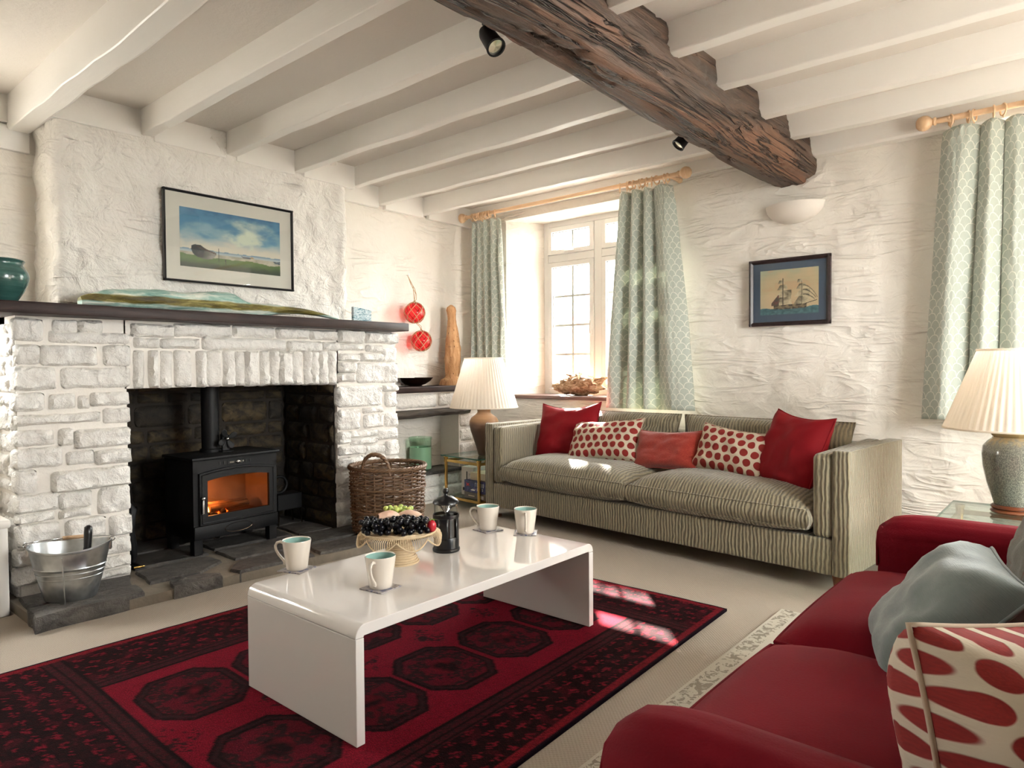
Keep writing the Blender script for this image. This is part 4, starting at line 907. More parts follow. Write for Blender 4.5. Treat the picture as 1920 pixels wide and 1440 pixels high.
def boxcush(x0, x1, y0, y1, z0, z1, crown, sd, belly=.02, n=22):
    """box seat cushion with crowned top; returns builder and the two piping loops"""
    mb = MB(); cx, cy, hw, hd = (x0+x1)/2, (y0+y1)/2, (x1-x0)/2, (y1-y0)/2
    def corner(u, v, k=.10):
        return u*(1-k*.25*v*v*abs(u)**6), v*(1-k*.25*u*u*abs(v)**6)
    for s, zz in ((1, z1), (-1, z0)):
        def fn(a, b):
            u, v = a*2-1, b*2-1; uu, vv = corner(u, v); t = max(0, (1-u**4)*(1-v**4))**.6
            return (cx+uu*hw, cy+vv*hd, zz+s*(crown if s > 0 else crown*.55)*t+.008*nz(u*2+sd, v*2, s+3.)*t)
        mb.grid(n, n, fn)
    loops = []
    for zz in (z1, z0):
        L = []
        for k in range(4*n):
            s_ = k//n; q = (k % n)/n*2-1; u, v = ((q, -1), (1, q), (-q, 1), (-1, -q))[s_]; uu, vv = corner(u, v); L.append((cx+uu*hw, cy+vv*hd, zz))
        loops.append(L)
    A, B = loops; N = len(A); R = 7; V = []
    for j in range(R):
        t = j/(R-1); bl = belly*math.sin(t*math.pi)
        for p in A: V.append((cx+(p[0]-cx)*(1+bl/hw), cy+(p[1]-cy)*(1+bl/hd), z1+(z0-z1)*t))
    mb.add(V, [(j*N+i, j*N+(i+1) % N, (j+1)*N+(i+1) % N, (j+1)*N+i) for j in range(R-1) for i in range(N)])
    return mb, loops
# ---- the ribbed grey-green sofa
SO = thing('sofa', 'grey green ribbed three seat sofa against the window wall', 'sofa', (-3.42, 3.70, 0), R_(-5.154))
L, D = 2.56, .79; cd_ = M['cord']
MB().rbox(.082, L-.082, .004, D-.01, .085, .262, .012, 3).build('base', cd_, SO, smooth=40)
for x0, x1, xp0, xp1 in ((0, .082, .084, .178), (L-.082, L, L-.178, L-.084)):
    MB().rbox(x0, x1, 0, D, .085, .692, .010, 3).build('arm', cd_, SO, smooth=40)
    p = MB().rbox(xp0, xp1, .002, D-.05, .262, .690, .026, 4)
    for i, (x, y, z) in enumerate(p.v):
        if z > .6: p.v[i] = (x, y, z-.022*max(0, (.30-y)/.30)**2)
    p.build('arm_pad', cd_, SO, smooth=45)
MB().rbox(.17, L-.17, .60, D, .25, .665, .02, 3).build('back_frame', cd_, SO, smooth=40)
for i, (a, b) in enumerate(((.185, 1.278), (1.284, L-.185))):
    mb, lp = boxcush(a, b, -.02, .60, .296, .392, .092, i*5., .022)
    s_ = mb.build('seat_cushion', cd_, SO, smooth=60)
    for q in lp: MB().tube(q, .0045, 6, closed=True).build('piping', cd_, s_, smooth=179)
for i, (a, b) in enumerate(((.195, 1.26), (1.30, L-.20))):
    mb, rim = pillow(b-a, .41, .20, 3.+i, .015, -.005, .008)
    mb.xf(Matrix.Translation(((a+b)/2, .60, .575)) @ Matrix.Rotation(R_(-10), 4, 'X')); rim = [tuple(Matrix.Translation(((a+b)/2, .60, .575)) @ Matrix.Rotation(R_(-10), 4, 'X') @ Vector(p)) for p in rim]
    b_ = mb.build('back_cushion', cd_, SO, smooth=179); MB().tube(rim, .0045, 6, closed=True).build('piping', cd_, b_, smooth=179)
lb = MB(); lb.box(.70, .745, .565, .567, .705, .735); lb.xf(Matrix.Rotation(0, 4, 'X')); lb.build('care_label', M['tagwhite'], SO)
for x in (.06, L-.06):
    for y in (.07, D-.07):
        MB().grid(4, 2, lambda a, b: (x+(.034-.010*(1-b))*(1 if a in (0, 1/3) else -1), y+(.034-.010*(1-b))*(1 if a in (1/3, 2/3) else -1), b*.09), cu=True).box(x-.022, x+.022, y-.022, y+.022, 0, .02).build('leg', M['legwood'], SO)
# cushions on it (sofa space -> world)
MS = Matrix.Translation((-3.42, 3.70, 0)) @ Matrix.Rotation(R_(-5.154), 4, 'Z')
def on_sofa(label, mt, w_, h_, th, x, y, z, rx, ry, rz, sd, **k):
    Mx = MS @ Matrix.Translation((x, y, z)) @ Matrix.Rotation(R_(rz), 4, 'Z') @ Matrix.Rotation(R_(rx), 4, 'X') @ Matrix.Rotation(R_(ry), 4, 'Y')
    return cushion(label, mt, w_, h_, th, Mx.translation[:], Mx.to_euler()[:], sd, 'throw cushions on the grey green sofa', **k)
on_sofa('plain red velvet cushion against the sofa arm nearest the lamp with brown base', M['redvelvet'], .50, .44, .15, .43, .435, .625, -20, -3, 8, 1.1, sag=.035)
on_sofa('cream cushion with red dots leaning beside the red velvet cushion under the window', M['polka'], .56, .31, .14, .83, .36, .595, -30, -6, 2, 2.3, sag=.012, piping=M['linen'])
on_sofa('rust orange chenille cushion in the middle of the row', M['orange'], .46, .255, .13, 1.325, .37, .572, -24, -3, 0, 3.7, sag=.012)
on_sofa('cream cushion with red dots between the orange and the darker red cushion', M['polka'], .46, .285, .13, 1.765, .37, .600, -24, 6, -2, 4.2, sag=.012, piping=M['linen'])
on_sofa('large deep red velvet cushion propped in the sofa corner by the ribbed arm', M['redvelvet'], .43, .44, .17, 2.13, .36, .628, -22, 4, -24, 5.9, sag=.02)
# ---- crimson sofa in the foreground
RS = thing('red_sofa', 'crimson cloth sofa with scroll arms in the near corner', 'sofa', (-.60, .70, .0105))
rs = M['redsofa']; LW = 1.95       # local x: depth (0 front .. .95 back), local y: along
MB().rbox(.05, .92, .10, LW-.10, .12, .30, .02, 3).build('base', rs, RS, smooth=45)
def scroll(yc, sgn):
    sec = [(-.065, .10), (-.065, .42), (-.072, .47), (-.080, .52), (-.078, .56), (-.058, .592), (-.02, .608), (.022, .608), (.060, .590), (.085, .555), (.085, .51), (.070, .46), (.065, .42), (.065, .10)]
    n = 26; mb = MB(); m_ = 40
    def fn(a, b):
        k = b*(len(sec)-1); i = min(len(sec)-2, int(k)); f = k-i; p = sec[i]; q = sec[i+1]; s = p[0]+(q[0]-p[0])*f; z = p[1]+(q[1]-p[1])*f
        x = .072+.85*a; fr = min(1, a/.16); rd = math.sqrt(max(0, 1-(1-fr)**2)); k2 = .62+.38*rd
        if z > .40: s = s*k2; z = .50+(z-.50)*k2
        z += .07*max(0, a-.45)**1.3
        return (x+.035*(1-rd)*0, yc+sgn*s, z)
    mb.grid(n, m_, fn)
    mb.f.append(tuple(j*n for j in range(m_))); mb.f.append(tuple(j*n+n-1 for j in range(m_-1, -1, -1)))
    return mb
for yc, sg in ((.165, -1), (1.79, 1)):
    a_ = scroll(yc, sg).build('arm', rs, RS, smooth=50)
    sv = [(.070, yc+sg*s, z) for s, z in ((-.044, .44), (-.048, .51), (-.038, .545), (0, .560), (.038, .545), (.052, .51), (.044, .44))]
    MB().tube(sv, .004, 6).build('piping', rs, a_, smooth=179)
MB().rbox(.76, .96, .06, LW-.06, .12, .76, .07, 5).build('back_frame', rs, RS, smooth=50)
for i, (a, b) in enumerate(((.245, .980), (.990, 1.715))):
    mb, lp = boxcush(-.005, .70, a, b, .30, .405, .075, 9.+i, .022)
    s_ = mb.build('seat_cushion', rs, RS, smooth=60)
    MB().tube(lp[0], .005, 6, closed=True).build('piping', rs, s_, smooth=179)
    mb, rim = pillow(b-a, .40, .22, 6.+i, .015); Mt = Matrix.Translation((.70, (a+b)/2, .62)) @ Matrix.Rotation(R_(-90), 4, 'Z') @ Matrix.Rotation(R_(-14), 4, 'X'); mb.xf(Mt)
    mb.build('back_cushion', rs, RS, smooth=179)
for x in (.10, .86):
    for y in (.165, 1.79): MB().lathe([(0, 0), (.018, 0), (.03, .12), (0, .12)], 12).build('leg', M['legwood'], RS, smooth=40, loc=(x, y, 0))
def lean(label, mt, w_, h_, th, c, rz, rx, ry, sd, **k):
    Mx = Matrix.Translation(c) @ Matrix.Rotation(R_(rz), 4, 'Z') @ Matrix.Rotation(R_(rx), 4, 'X') @ Matrix.Rotation(R_(ry), 4, 'Y')
    return cushion(label, mt, w_, h_, th, c, Mx.to_euler()[:], sd, 'throw cushions on the crimson sofa', **k)
lean('grey blue cloth cushion lying tilted on the crimson sofa', M['greycloth'], .40, .34, .20, (-.235, 1.72, .545), -76, -42, -2, 7.7, wr=.004, puff=.5)
lean('grey wool cushion with fine red check lines at the far end of the crimson sofa', M['tartan'], .45, .43, .17, (-.05, 2.22, .655), -82, -18, 6, 8.8)
lean('cream cushion with large red dots closest to the viewer on the crimson sofa', M['polka_big'], .48, .48, .33, (.010, 1.185, .515), 50, -12, 0, 9.4, wr=.006, puff=.48, piping=M['linen'])
# ---- rugs
def gul(dx, dy):
    a, b = abs(dx)/.185, abs(dy)/.160; o = max(a, b, (a+b)*.66)
    return o
def rugcol(x, y):
    h = noise.cell(Vector((x*140, y*140, 3))); h2 = noise.cell(Vector((x*90, y*90, 8))); n = nz(x*16, y*16, 4, 2)
    RED, DK, DK2, MID = C('7c1425'), C('1a1112'), C('2d1c1d'), C('571420')
    fx0, fx1, fy0, fy1 = -2.58, -1.52, .84, 2.56
    if fx0 < x < fx1 and fy0 < y < fy1:
        c = RED; best = 9
        for gx in (-2.315, -1.80):
            for k in range(5):
                o = gul(x-gx, y-(1.04+.3375*k)); best = min(best, o)
        if best < 1:
            c = DK if best > .93 or .80 < best < .84 else DK2
            if best < .80 and (n > .10 or h > .66): c = lerp(MID, RED, h*.6)
            if best < .28: c = lerp(DK, RED, .35+n)
        else:
            mx_ = abs(x+2.057); my = min(abs(y-(1.04+.3375*(k+.5))) for k in range(-1, 5))
            if mx_*.8+my < .075 and (n+h*.5 > .12): c = DK2
        return lerp(c, lerp(MID, DK, h2), h*.45)
    # borders
    e = min(x+2.97, -1.215-x, y-.42, 2.935-y)
    if e < .012: return C('14101a')[:3]
    if e < .04: return lerp(C('7a1a24'), DK, h*.6)
    side = (x+2.97 < .40 and fy0 < y < fy1) or (-1.215-x < .31 and fy0 < y < fy1)
    d = min(abs(x-fx0), abs(x-fx1)) if side else min(abs(y-fy0), abs(y-fy1))
    if d < .012 or .04 < d < .05 or .07 < d < .078: return DK[:3]
    if d < .08: return lerp(DK2, MID, .25+h*.4)
    p, q = (x, y) if side else (y, x)
    a = (p/.052) % 1; b = ((q+.035*(int(p//.052) % 2))/.07) % 1
    rr = abs(a-.5)*1.3+abs(b-.5)
    if rr < .42 and h > .12: return lerp(RED, MID, h*.45)
    return lerp(DK, MID, .06+.30*(n > .25)+h*.12)
nx, ny = 250, 350; c4 = ((-2.99, .42), (-1.165, .42), (-1.243, 2.935), (-2.945, 2.935)); mb = MB()
def rugP(a, b):
    x0 = c4[0][0]+(c4[3][0]-c4[0][0])*b; x1 = c4[1][0]+(c4[2][0]-c4[1][0])*b
    return (x0+(x1-x0)*a, .42+2.515*b+.006*math.sin(a*9), .012+.0015*nz(a*9, b*12, 1))
mb.grid(nx, ny, rugP); mb.col = [rugcol(-2.97+1.755*i/(nx-1), .42+2.515*j/(ny-1)) for j in range(ny) for i in range(nx)]
ed = [i for i in range(nx)]+[j*nx+nx-1 for j in range(1, ny)]+[(ny-1)*nx+i for i in range(nx-2, -1, -1)]+[j*nx for j in range(ny-2, 0, -1)]
n0 = len(mb.v); mb.v += [(mb.v[i][0], mb.v[i][1], .001) for i in ed]; mb.col += [C('17121a')[:3]]*len(ed)
mb.f += [(ed[k], ed[(k+1) % len(ed)], n0+(k+1) % len(ed), n0+k) for k in range(len(ed))]
tag(mb.build('red_rug', M['rug'], smooth=40), 'dark red wool rug with rows of octagon medallions under the coffee table', 'rug')
tag(MB().rbox(0, 1.9, 0, 2.25, .001, .010, .004).build('pale_rug', M['rug_pale'], loc=(-1.06, .85, 0)), 'pale grey patterned rug showing under the crimson sofa', 'rug')
# ---- white gloss coffee table
CT = thing('coffee_table', 'white gloss waterfall coffee table on the red rug', 'table', (-1.8975, 1.785, .0145))
hw, hl, H, th = .302, .607, .350, .034
out_ = [(-hl, H-.038)]+[(-hl+.036-.036*math.cos(R_(a)), H-.036+.036*math.sin(R_(a))) for a in range(0, 91, 10)]+[(hl-.036+.036*math.sin(R_(a)), H-.036+.036*math.cos(R_(a))) for a in range(0, 91, 10)]+[(hl, H-.038)]
inn = [(hl-.03, H-.038), (hl-.03, H-th), (-hl+.03, H-th), (-hl+.03, H-.038)]
tp = MB().prism(out_+inn, 'x', -hw, hw); o = tp.build('tabletop', M['gloss'], CT, smooth=30); bv = o.modifiers.new('b', 'BEVEL'); bv.width = .003; bv.segments = 2; bv.limit_method = 'ANGLE'
MB().rbox(-hw, hw, -hl, -hl+.03, 0, H-.0395, .002).build('leg', M['gloss'], CT); MB().rbox(-hw, hw, hl-.03, hl, 0, H-.0395, .002).build('leg', M['gloss'], CT)
ZT = .3647
def mug(loc, rz, label):
    t = thing('mug', label, 'mug', loc, rz, 'cream mugs on the coffee table')
    MB().lathe([(0, .001), (.036, 0), (.038, .003), (.0385, .008), (.0515, .104), (.0505, .107), (.0492, .106), (.0485, .102)], 40).build('body', M['mug'], t, smooth=50)
    MB().lathe([(.0486, .103), (.046, .08), (.036, .010), (0, .008)], 40).build('inside', M['mint'], t, smooth=60)
    h = MB(); h.tube([(.047, 0, .092), (.062, 0, .097), (.075, 0, .094), (.082, 0, .082), (.079, 0, .066), (.070, 0, .050), (.058, 0, .036), (.050, 0, .028), (.046, 0, .020), (.050, 0, .014)], [.006, .0055, .005, .005, .005, .005, .005, .0055, .006, .005], 10); h.build('handle', M['mug'], t, smooth=179)
def coaster(loc, rz, label):
    tag(MB().rbox(-.05, .05, -.05, .05, 0, .004, .0015).build('coaster', M['coaster'], loc=loc, rot=(0, 0, rz)), label, 'coaster', 'square printed coasters under the mugs')
for (x, y, rc, rm, w1_) in ((-2.222, 1.385, 20, 215, 'at the end of the table nearest the bucket'), (-1.815, 1.445, 8, -62, 'in front of the cake stand'), (-2.085, 2.275, -10, 215, 'with its handle turned to the coffee press'), (-1.915, 2.335, 35, -50, 'at the table corner nearest the sofa')):
    coaster((x, y, ZT), R_(rc), 'square printed coaster under the mug '+w1_); mug((x, y, ZT+.0042), R_(rm), 'cream mug with mint inside '+w1_)
# ---- raffia cake stand with fruit
CS = thing('cake_stand', 'woven pale raffia cake stand with scalloped rim on the table', 'cake stand', (-2.005, 1.690, ZT))
pd = MB()
for k in range(14):
    z = .002+k*.0068; b = z/.1; r = .071-.030*math.sin(min(1, b*1.25)*math.pi/2)+.012*max(0, b-.75)/.25
    pd.tube([((r+.0012*math.sin(q*12+k*math.pi))*math.cos(q*2*math.pi/48), (r+.0012*math.sin(q*12+k*math.pi))*math.sin(q*2*math.pi/48), z) for q in range(48)], .0036, 6, closed=True)
pd.lathe([(.0, .001), (.066, .001), (.036, .07), (.04, .095), (0, .095)], 32); pd.build('pedestal', M['raffia'], CS, smooth=60)
pl = MB(); R0 = .135
for k in range(18): r = .010+k*.0072; pl.tube([(r*math.cos(q*2*math.pi/40), r*math.sin(q*2*math.pi/40), .0985) for q in range(40)], .0038, 5, closed=True)
pl.lathe([(0, .096), (R0+.003, .096), (R0+.003, .099), (0, .099)], 40); pl.build('plate', M['raffia'], CS, smooth=60)
rm_ = MB(); NS = 8
for k in range(120):                                                                        # drooping scallops: strands between rim and a wavy hem
    t = k/120*2*math.pi; s = abs(math.sin(t*NS/2)); r1 = R0+.004; r2 = R0+.020+.006*s; zz = .096-.004-.028*s
    rm_.tube([(r1*math.cos(t), r1*math.sin(t), .101), ((r2-.004)*math.cos(t), (r2-.004)*math.sin(t), .092), (r2*math.cos(t+.004), r2*math.sin(t+.004), zz)], .0014, 4)
hem = [((R0+.020+.006*abs(math.sin(t*NS/2)))*math.cos(t), (R0+.020+.006*abs(math.sin(t*NS/2)))*math.sin(t), .096-.004-.028*abs(math.sin(t*NS/2))) for t in [q/180*2*math.pi for q in range(180)]]
rm_.tube(hem, .0028, 6, closed=True); rm_.tube([((R0+.003)*math.cos(q*2*math.pi/60), (R0+.003)*math.sin(q*2*math.pi/60), .101) for q in range(60)], .004, 6, closed=True)
rm_.build('scalloped_rim', M['raffia'], CS, smooth=60)
CS.scale = (1, 1, 1.18); CX, CY, CZ = -2.005, 1.690, ZT+.1025*1.18
def bunch(name, label, mt, pts, r, seed, group=None):
    t = thing(name, label, 'grapes', (CX, CY, CZ), 0, group); g0 = None; rr = random.Random(seed)
    st = MB(); 
    for p in pts[::3]: st.tube([(pts[0][0], pts[0][1], pts[0][2]+.004), (p[0], p[1], p[2])], .0012, 4)
    st.build('stem', M['stem'], t)
    for p in pts:
        s = rr.uniform(.9, 1.1)
        if g0 is None: g0 = MB().ball((0, 0, 0), r, 14, (1, 1, 1.06)).build('grape', mt, t, smooth=179, loc=p)
        else: inst(g0, 'grape', t, p, (rr.random()*3, rr.random()*3, 0), (s, s, s))
def pack(cx, cy, rx, ry, nl, r, rz, seed):
    rr = random.Random(seed); out = []; tries = 0
    while tries < 4000:
        tries += 1; a = rr.random()*2*math.pi; d = math.sqrt(rr.random()); x = rx*d*math.cos(a); y = ry*d*math.sin(a)
        z = r; x, y = cx+x*math.cos(rz)-y*math.sin(rz), cy+x*math.sin(rz)+y*math.cos(rz)
        for p in out:
            h2 = (2*r*.93)**2-(p[0]-x)**2-(p[1]-y)**2
            if h2 > 0: z = max(z, p[2]+math.sqrt(h2))
        if z < r*nl: out.append((x, y, z))
    return out
vx, vy = math.cos(yaw), math.sin(yaw)               # along the table, seen side-on from the sofa side
def P2(u, d): return (u*vx+d*vy, u*vy-d*vx)         # u along the row, d towards the viewer
a1 = P2(-.058, .055); a2 = P2(.048, .050)
bunch('grape_bunch', 'bunch of black grapes on the cake stand, heaped towards the stove', M['grape'], pack(a1[0], a1[1], .075, .046, 4.6, .0108, yaw, 3), .0108, 4)
bunch('grape_bunch', 'bunch of black grapes on the cake stand, heaped towards the coffee press', M['grape'], pack(a2[0], a2[1], .065, .048, 5.0, .0108, yaw, 8), .0108, 5)
a3 = P2(-.01, -.055); pts = [(p[0], p[1], p[2]+.046) for p in pack(a3[0], a3[1], .052, .020, 2.6, .0105, yaw, 12)]
bunch('green_grape_bunch', 'small bunch of pale green grapes at the top of the fruit', M['grape_green'], pts, .0105, 6)
for i, (u, d, rz_, s, lb_) in enumerate(((-.035, .0, 25, 1., 'pink cheese slice on the fruit heap, beside the green grapes'), (.035, -.01, -12, 1.1, 'pink cheese slice on the fruit heap, towards the coffee press'))):
    q = P2(u, d); tag(MB().grid(14, 10, lambda a, b: ((a-.5)*.095*s, .022*math.cos(b*2*math.pi)+.004*nz(a*4, b*3, i), .018*math.sin(b*2*math.pi)*(1-.3*a)+.018*math.sin(a*math.pi)), cv=True).build('cheese_slice', M['pate'], smooth=60, loc=(CX+q[0], CY+q[1], CZ+.042), rot=(0, R_(6-12*i), yaw+R_(rz_))), lb_, 'cheese')
q = P2(.125, .03); sb = thing('strawberry', 'red strawberry with green leaves at the edge of the cake stand', 'strawberry', (CX+q[0], CY+q[1], CZ+.022))
MB().ball((0, 0, 0), .021, 16, (.85, .85, 1.15)).build('berry', M['berry'], sb, smooth=179)
lf = MB()
for k in range(6): a = k*math.pi/3; lf.add([(0, 0, .024), (.008*math.cos(a+.5), .008*math.sin(a+.5), .026), (.02*math.cos(a), .02*math.sin(a), .021), (.008*math.cos(a-.5), .008*math.sin(a-.5), .026), (.012*math.cos(a), .012*math.sin(a), .0235)], [(0, 1, 2, 3), (0, 3, 4, 1)])
lf.build('leaves', M['leaf'], sb)
# ---- coffee press
CP = thing('coffee_press', 'black coffee press with glass beaker half full of coffee', 'coffee press', (-1.985, 1.915, ZT))
MB().lathe([(0, 0), (.053, 0), (.055, .004), (.055, .012), (.0515, .016), (.0515, .055), (.050, .058), (.0485, .058), (.0485, .02), (0, .02)], 40).build('base', M['blackplastic'], CP, smooth=40)
hs = MB()
for s in range(4):
    a0 = s*math.pi/2+.55; pts = []
    hs.grid(7, 2, lambda a, b: (.0515*math.cos(a0+(a-.5)*.85), .0515*math.sin(a0+(a-.5)*.85), .05+b*.090))
hs.lathe([(.0495, .134), (.053, .136), (.0535, .142), (.0525, .149), (.0495, .148), (.0495, .134)], 40)
o = hs.build('holder', M['blackplastic'], CP, smooth=40); md = o.modifiers.new('t', 'SOLIDIFY'); md.thickness = .003
MB().lathe([(.0, .019), (.0472, .021), (.0475, .19), (.050, .198), (.0485, .199), (.046, .190), (.0455, .024), (0, .022)], 40).build('beaker', M['glass'], CP, smooth=50)
MB().lathe([(0, .024), (.0448, .024), (.0448, .124), (0, .124)], 36).build('coffee', M['coffee'], CP, smooth=40)
pg = MB(); pg.tube([(0, 0, .12), (0, 0, .21)], .003, 8); pg.lathe([(0, .130), (.044, .130), (.044, .135), (0, .135)], 32)
for k in range(4): a = k*math.pi/2+.3; pg.tube([(.045*math.cos(a), .045*math.sin(a), .185), (.025*math.cos(a), .025*math.sin(a), .178), (.006*math.cos(a), .006*math.sin(a), .155)], .003, 6)
pg.build('plunger', M['steel'], CP, smooth=50)
ld = MB().lathe([(.0, .224), (.012, .223), (.030, .217), (.046, .206), (.0525, .197), (.0530, .192), (.049, .192), (0, .20)], 40).build('lid', M['blackplastic'], CP, smooth=50)
kb = MB().ball((0, 0, .240), .0125, 16); kb.lathe([(0, .222), (.008, .222), (.006, .232), (0, .232)], 16); kb.build('knob', M['blackplastic'], ld, smooth=60)
MB().tube([(.05*vx+.0, .05*vy, .15), (.095*vx, .095*vy, .15), (.098*vx, .098*vy, .06), (.052*vx, .052*vy, .05)], .007, 8).xf(Matrix.Rotation(R_(95), 4, 'Z')).build('handle', M['blackplastic'], CP, smooth=60)
# ---- wood burning stove
ST = thing('wood_stove', 'black iron wood burning stove with lit fire and arched glass door', 'stove', (-3.795, 1.985, .066), R_(3))
bk = M['black']; W2 = .262; DP = .33      # front at local x=0, back at -DP
b = MB(); b.box(-DP, -.012, -W2, -W2+.02, .10, .525); b.box(-DP, -.012, W2-.02, W2, .10, .525); b.box(-DP, -DP+.02, -W2, W2, .10, .525); b.box(-DP, -.012, -W2, W2, .085, .17)
b.box(-.03, -.008, -W2, W2, .448, .525); b.box(-DP, -.012, -W2, W2, .51, .53)
for s in (-1, 1): b.box(-.03, -.008, s*W2-.03*(s > 0), s*W2+.03*(s < 0), .15, .48)
b.build('body', bk, ST)
MB().rbox(-DP-.01, .012, -W2-.012, W2+.012, .528, .544, .004).build('top_plate', bk, ST, smooth=40)
ln = MB(); ln.box(-DP+.02, -DP+.035, -W2+.02, W2-.02, .17, .51); ln.box(-DP+.03, -.035, -W2+.02, -W2+.035, .17, .51); ln.box(-DP+.03, -.035, W2-.035, W2-.02, .17, .51); ln.box(-DP+.03, -.035, -W2+.03, W2-.03, .168, .176)
ln.box(-DP+.03, -.12, -W2+.03, W2-.03, .40, .412); ln.build('lining', M['vermiculite'], ST)
# door with arched opening
y0, y1, z0, z1 = -W2+.028, W2-.024, .165, .472
def arch(yy, base, rise): t = (yy-(y0+y1)/2)/((y1-y0)/2); return base+rise*(1-t*t)
N = 18; ys_ = [y0+(y1-y0)*i/N for i in range(N+1)]
outer = [(y0, z0), (y1, z0)]+[(q, arch(q, z1-.018, .022)) for q in reversed(ys_)]
gy0, gy1, gz0 = y0+.045, y1-.040, z0+.048
gs = [gy0+(gy1-gy0)*i/N for i in range(N+1)]
inner = [(gy0, gz0), (gy1, gz0)]+[(q, arch(q, z1-.070, .026)) for q in reversed(gs)]
d = MB(); n = len(outer)
for x in (-.008, .012): d.add([(x, p[0], p[1]) for p in outer]+[(x, p[0], p[1]) for p in inner], [(i, (i+1) % n, n+(i+1) % n, n+i) for i in range(n)])
d.add([(x, p[0], p[1]) for x in (-.008, .012) for p in outer], [(i, (i+1) % n, n+(i+1) % n, n+i) for i in range(n)]); d.add([(x, p[0], p[1]) for x in (-.008, .012) for p in inner], [(i, (i+1) % n, n+(i+1) % n, n+i) for i in range(n)])
dr = d.build('door', bk, ST); 
gl = MB().prism(inner, 'x', .000, .003); gl.build('door_glass', M['stoveglass'], dr)
r = MB(); r.tube([(.013, p[0]+(.012 if p[0] < 0 else -.012), p[1]+(.012 if p[1] < .3 else -.010)) for p in outer], .003, 6, closed=True); r.build('door_rim', bk, dr, smooth=60)
hd = MB(); hd.ball((.026, y0+.012, .318), .012, 12); hd.tube([(.012, y0+.012, .318), (.028, y0+.012, .318)], .008, 8); hd.tube([(.028, y0+.012, .312), (.03, y0+.010, .30), (.03, y0+.010, .235)], [.005, .006, .008], 10); hd.build('handle', M['steel'], dr, smooth=60)
pn = MB().rbox(-.012, .004, -W2, W2, .085, .160, .004); pn.build('ash_panel', bk, ST, smooth=40)
MB().tube([(.0055, .085*math.cos(a*2*math.pi/40), .122+.026*math.sin(a*2*math.pi/40)) for a in range(40)], .0013, 5, closed=True).build('emblem', M['bronze'], ST, smooth=60)
for k in range(8):
    if k in (3, 4): continue
    MB().rbox(-.007, -.004, -.108+k*.027, -.100+k*.027, .490, .508, .001).build('vent_slot', M['ink_black'], ST)
vk = MB().ball((.006, .0, .500), .012, 12); vk.box(-.008, -.005, -.045, .045, .494, .504); vk.build('vent_knob', M['steel'], ST, smooth=60)
for s in (-1, 1):
    for x in (-.035, -DP+.03): MB().rbox(x-.025, x+.025, s*(W2-.027)-.025, s*(W2-.027)+.025, -.003, .10, .004).build('leg', bk, ST)
MB().lathe([(.060, .54), (.060, .56), (.050, .565), (.050, 1.22)], 32, (-.24, -.03, 0)).build('flue_pipe', bk, ST, smooth=40)
# the fire: logs, embers, flames
lg = MB().grid(20, 14, lambda a, b: (.045*math.cos(b*2*math.pi)*(1+.1*nz(a*5, b*3, 2)), (a-.5)*.26, .040*math.sin(b*2*math.pi)*(1+.1*nz(a*5, b*3, 5))*(1-.3*a)), cv=True)
lg.f += [tuple(j*20 for j in range(14)), tuple(j*20+19 for j in range(13, -1, -1))]
tag(lg.build('log', M['log'], smooth=60, loc=(-3.94, 1.985, .29), rot=(0, R_(4), R_(8))), 'burning split log lying inside the stove', 'log')
em = MB()
for k in range(26): em.ball((-3.93+rnd.uniform(-.06, .06), 1.86+rnd.uniform(-.07, .10), .256+rnd.uniform(0, .02)), rnd.uniform(.012, .022), 8)
tag(em.build('ember_bed', M['ember'], smooth=60), 'heap of glowing embers at the side of the stove fire', 'embers', kind='stuff')
fl = thing('fire_flame', 'small bright flame rising beside the log in the stove', 'flame', (-3.92, 1.825, .262))
for k, (dx, dy, h_, r_) in enumerate(((0, 0, .15, .016), (.01, .035, .11, .014), (-.02, -.015, .10, .012), (.015, .075, .07, .014), (.0, .11, .055, .012))):
    MB().grid(12, 10, lambda a, b: (dx+r_*math.sin(min(1, b*1.15+.12)*math.pi)**.8*(1-b*.5)*math.cos(a*2*math.pi)+.008*math.sin(b*6+k), dy+r_*math.sin(min(1, b*1.15+.12)*math.pi)**.8*(1-b*.5)*math.sin(a*2*math.pi)+.010*math.sin(b*5+k*2), b*h_), cu=True).build('tongue', M['flame'], fl, smooth=179)
fp = lamp('stove_fire_light', 'POINT', (-3.90, 1.87, .36), 1.6, (1, .45, .16), shadow_soft_size=.04)
# ---- stove fan
SF = thing('stove_fan', 'small black stove fan with four blades on top of the stove', 'fan', (-3.955, 1.998, .610))
MB().rbox(-.03, .03, -.035, .035, 0, .006, .002).build('base', bk, SF); f_ = MB(); f_.rbox(-.012, .004, -.022, .022, .006, .10, .003)
for k in range(5): f_.box(-.03, -.012, -.02+k*.009, -.017+k*.009, .05, .105)
f_.build('body', bk, SF)
bl = None
for k in range(4):
    a = k*math.pi/2+.5
    if bl is None:
        bl = MB().grid(8, 6, lambda p, q: (.008*(p-.5)*2, .022*math.sin(p*math.pi*.98+.02)**.6*(q-.5)*1.6*(.5+p), .008+.056*p)); bl = bl.build('blade', bk, SF, smooth=60, loc=(.020, 0, .078), rot=(a, 0, 0)); md = bl.modifiers.new('t', 'SOLIDIFY'); md.thickness = .0015
    else:
        c_ = inst(bl, 'blade', SF, (.020, 0, .078), (a, 0, 0)); md = c_.modifiers.new('t', 'SOLIDIFY'); md.thickness = .0015
MB().ball((.021, 0, .078), .011, 12).build('hub', M['steel'], SF, smooth=60)
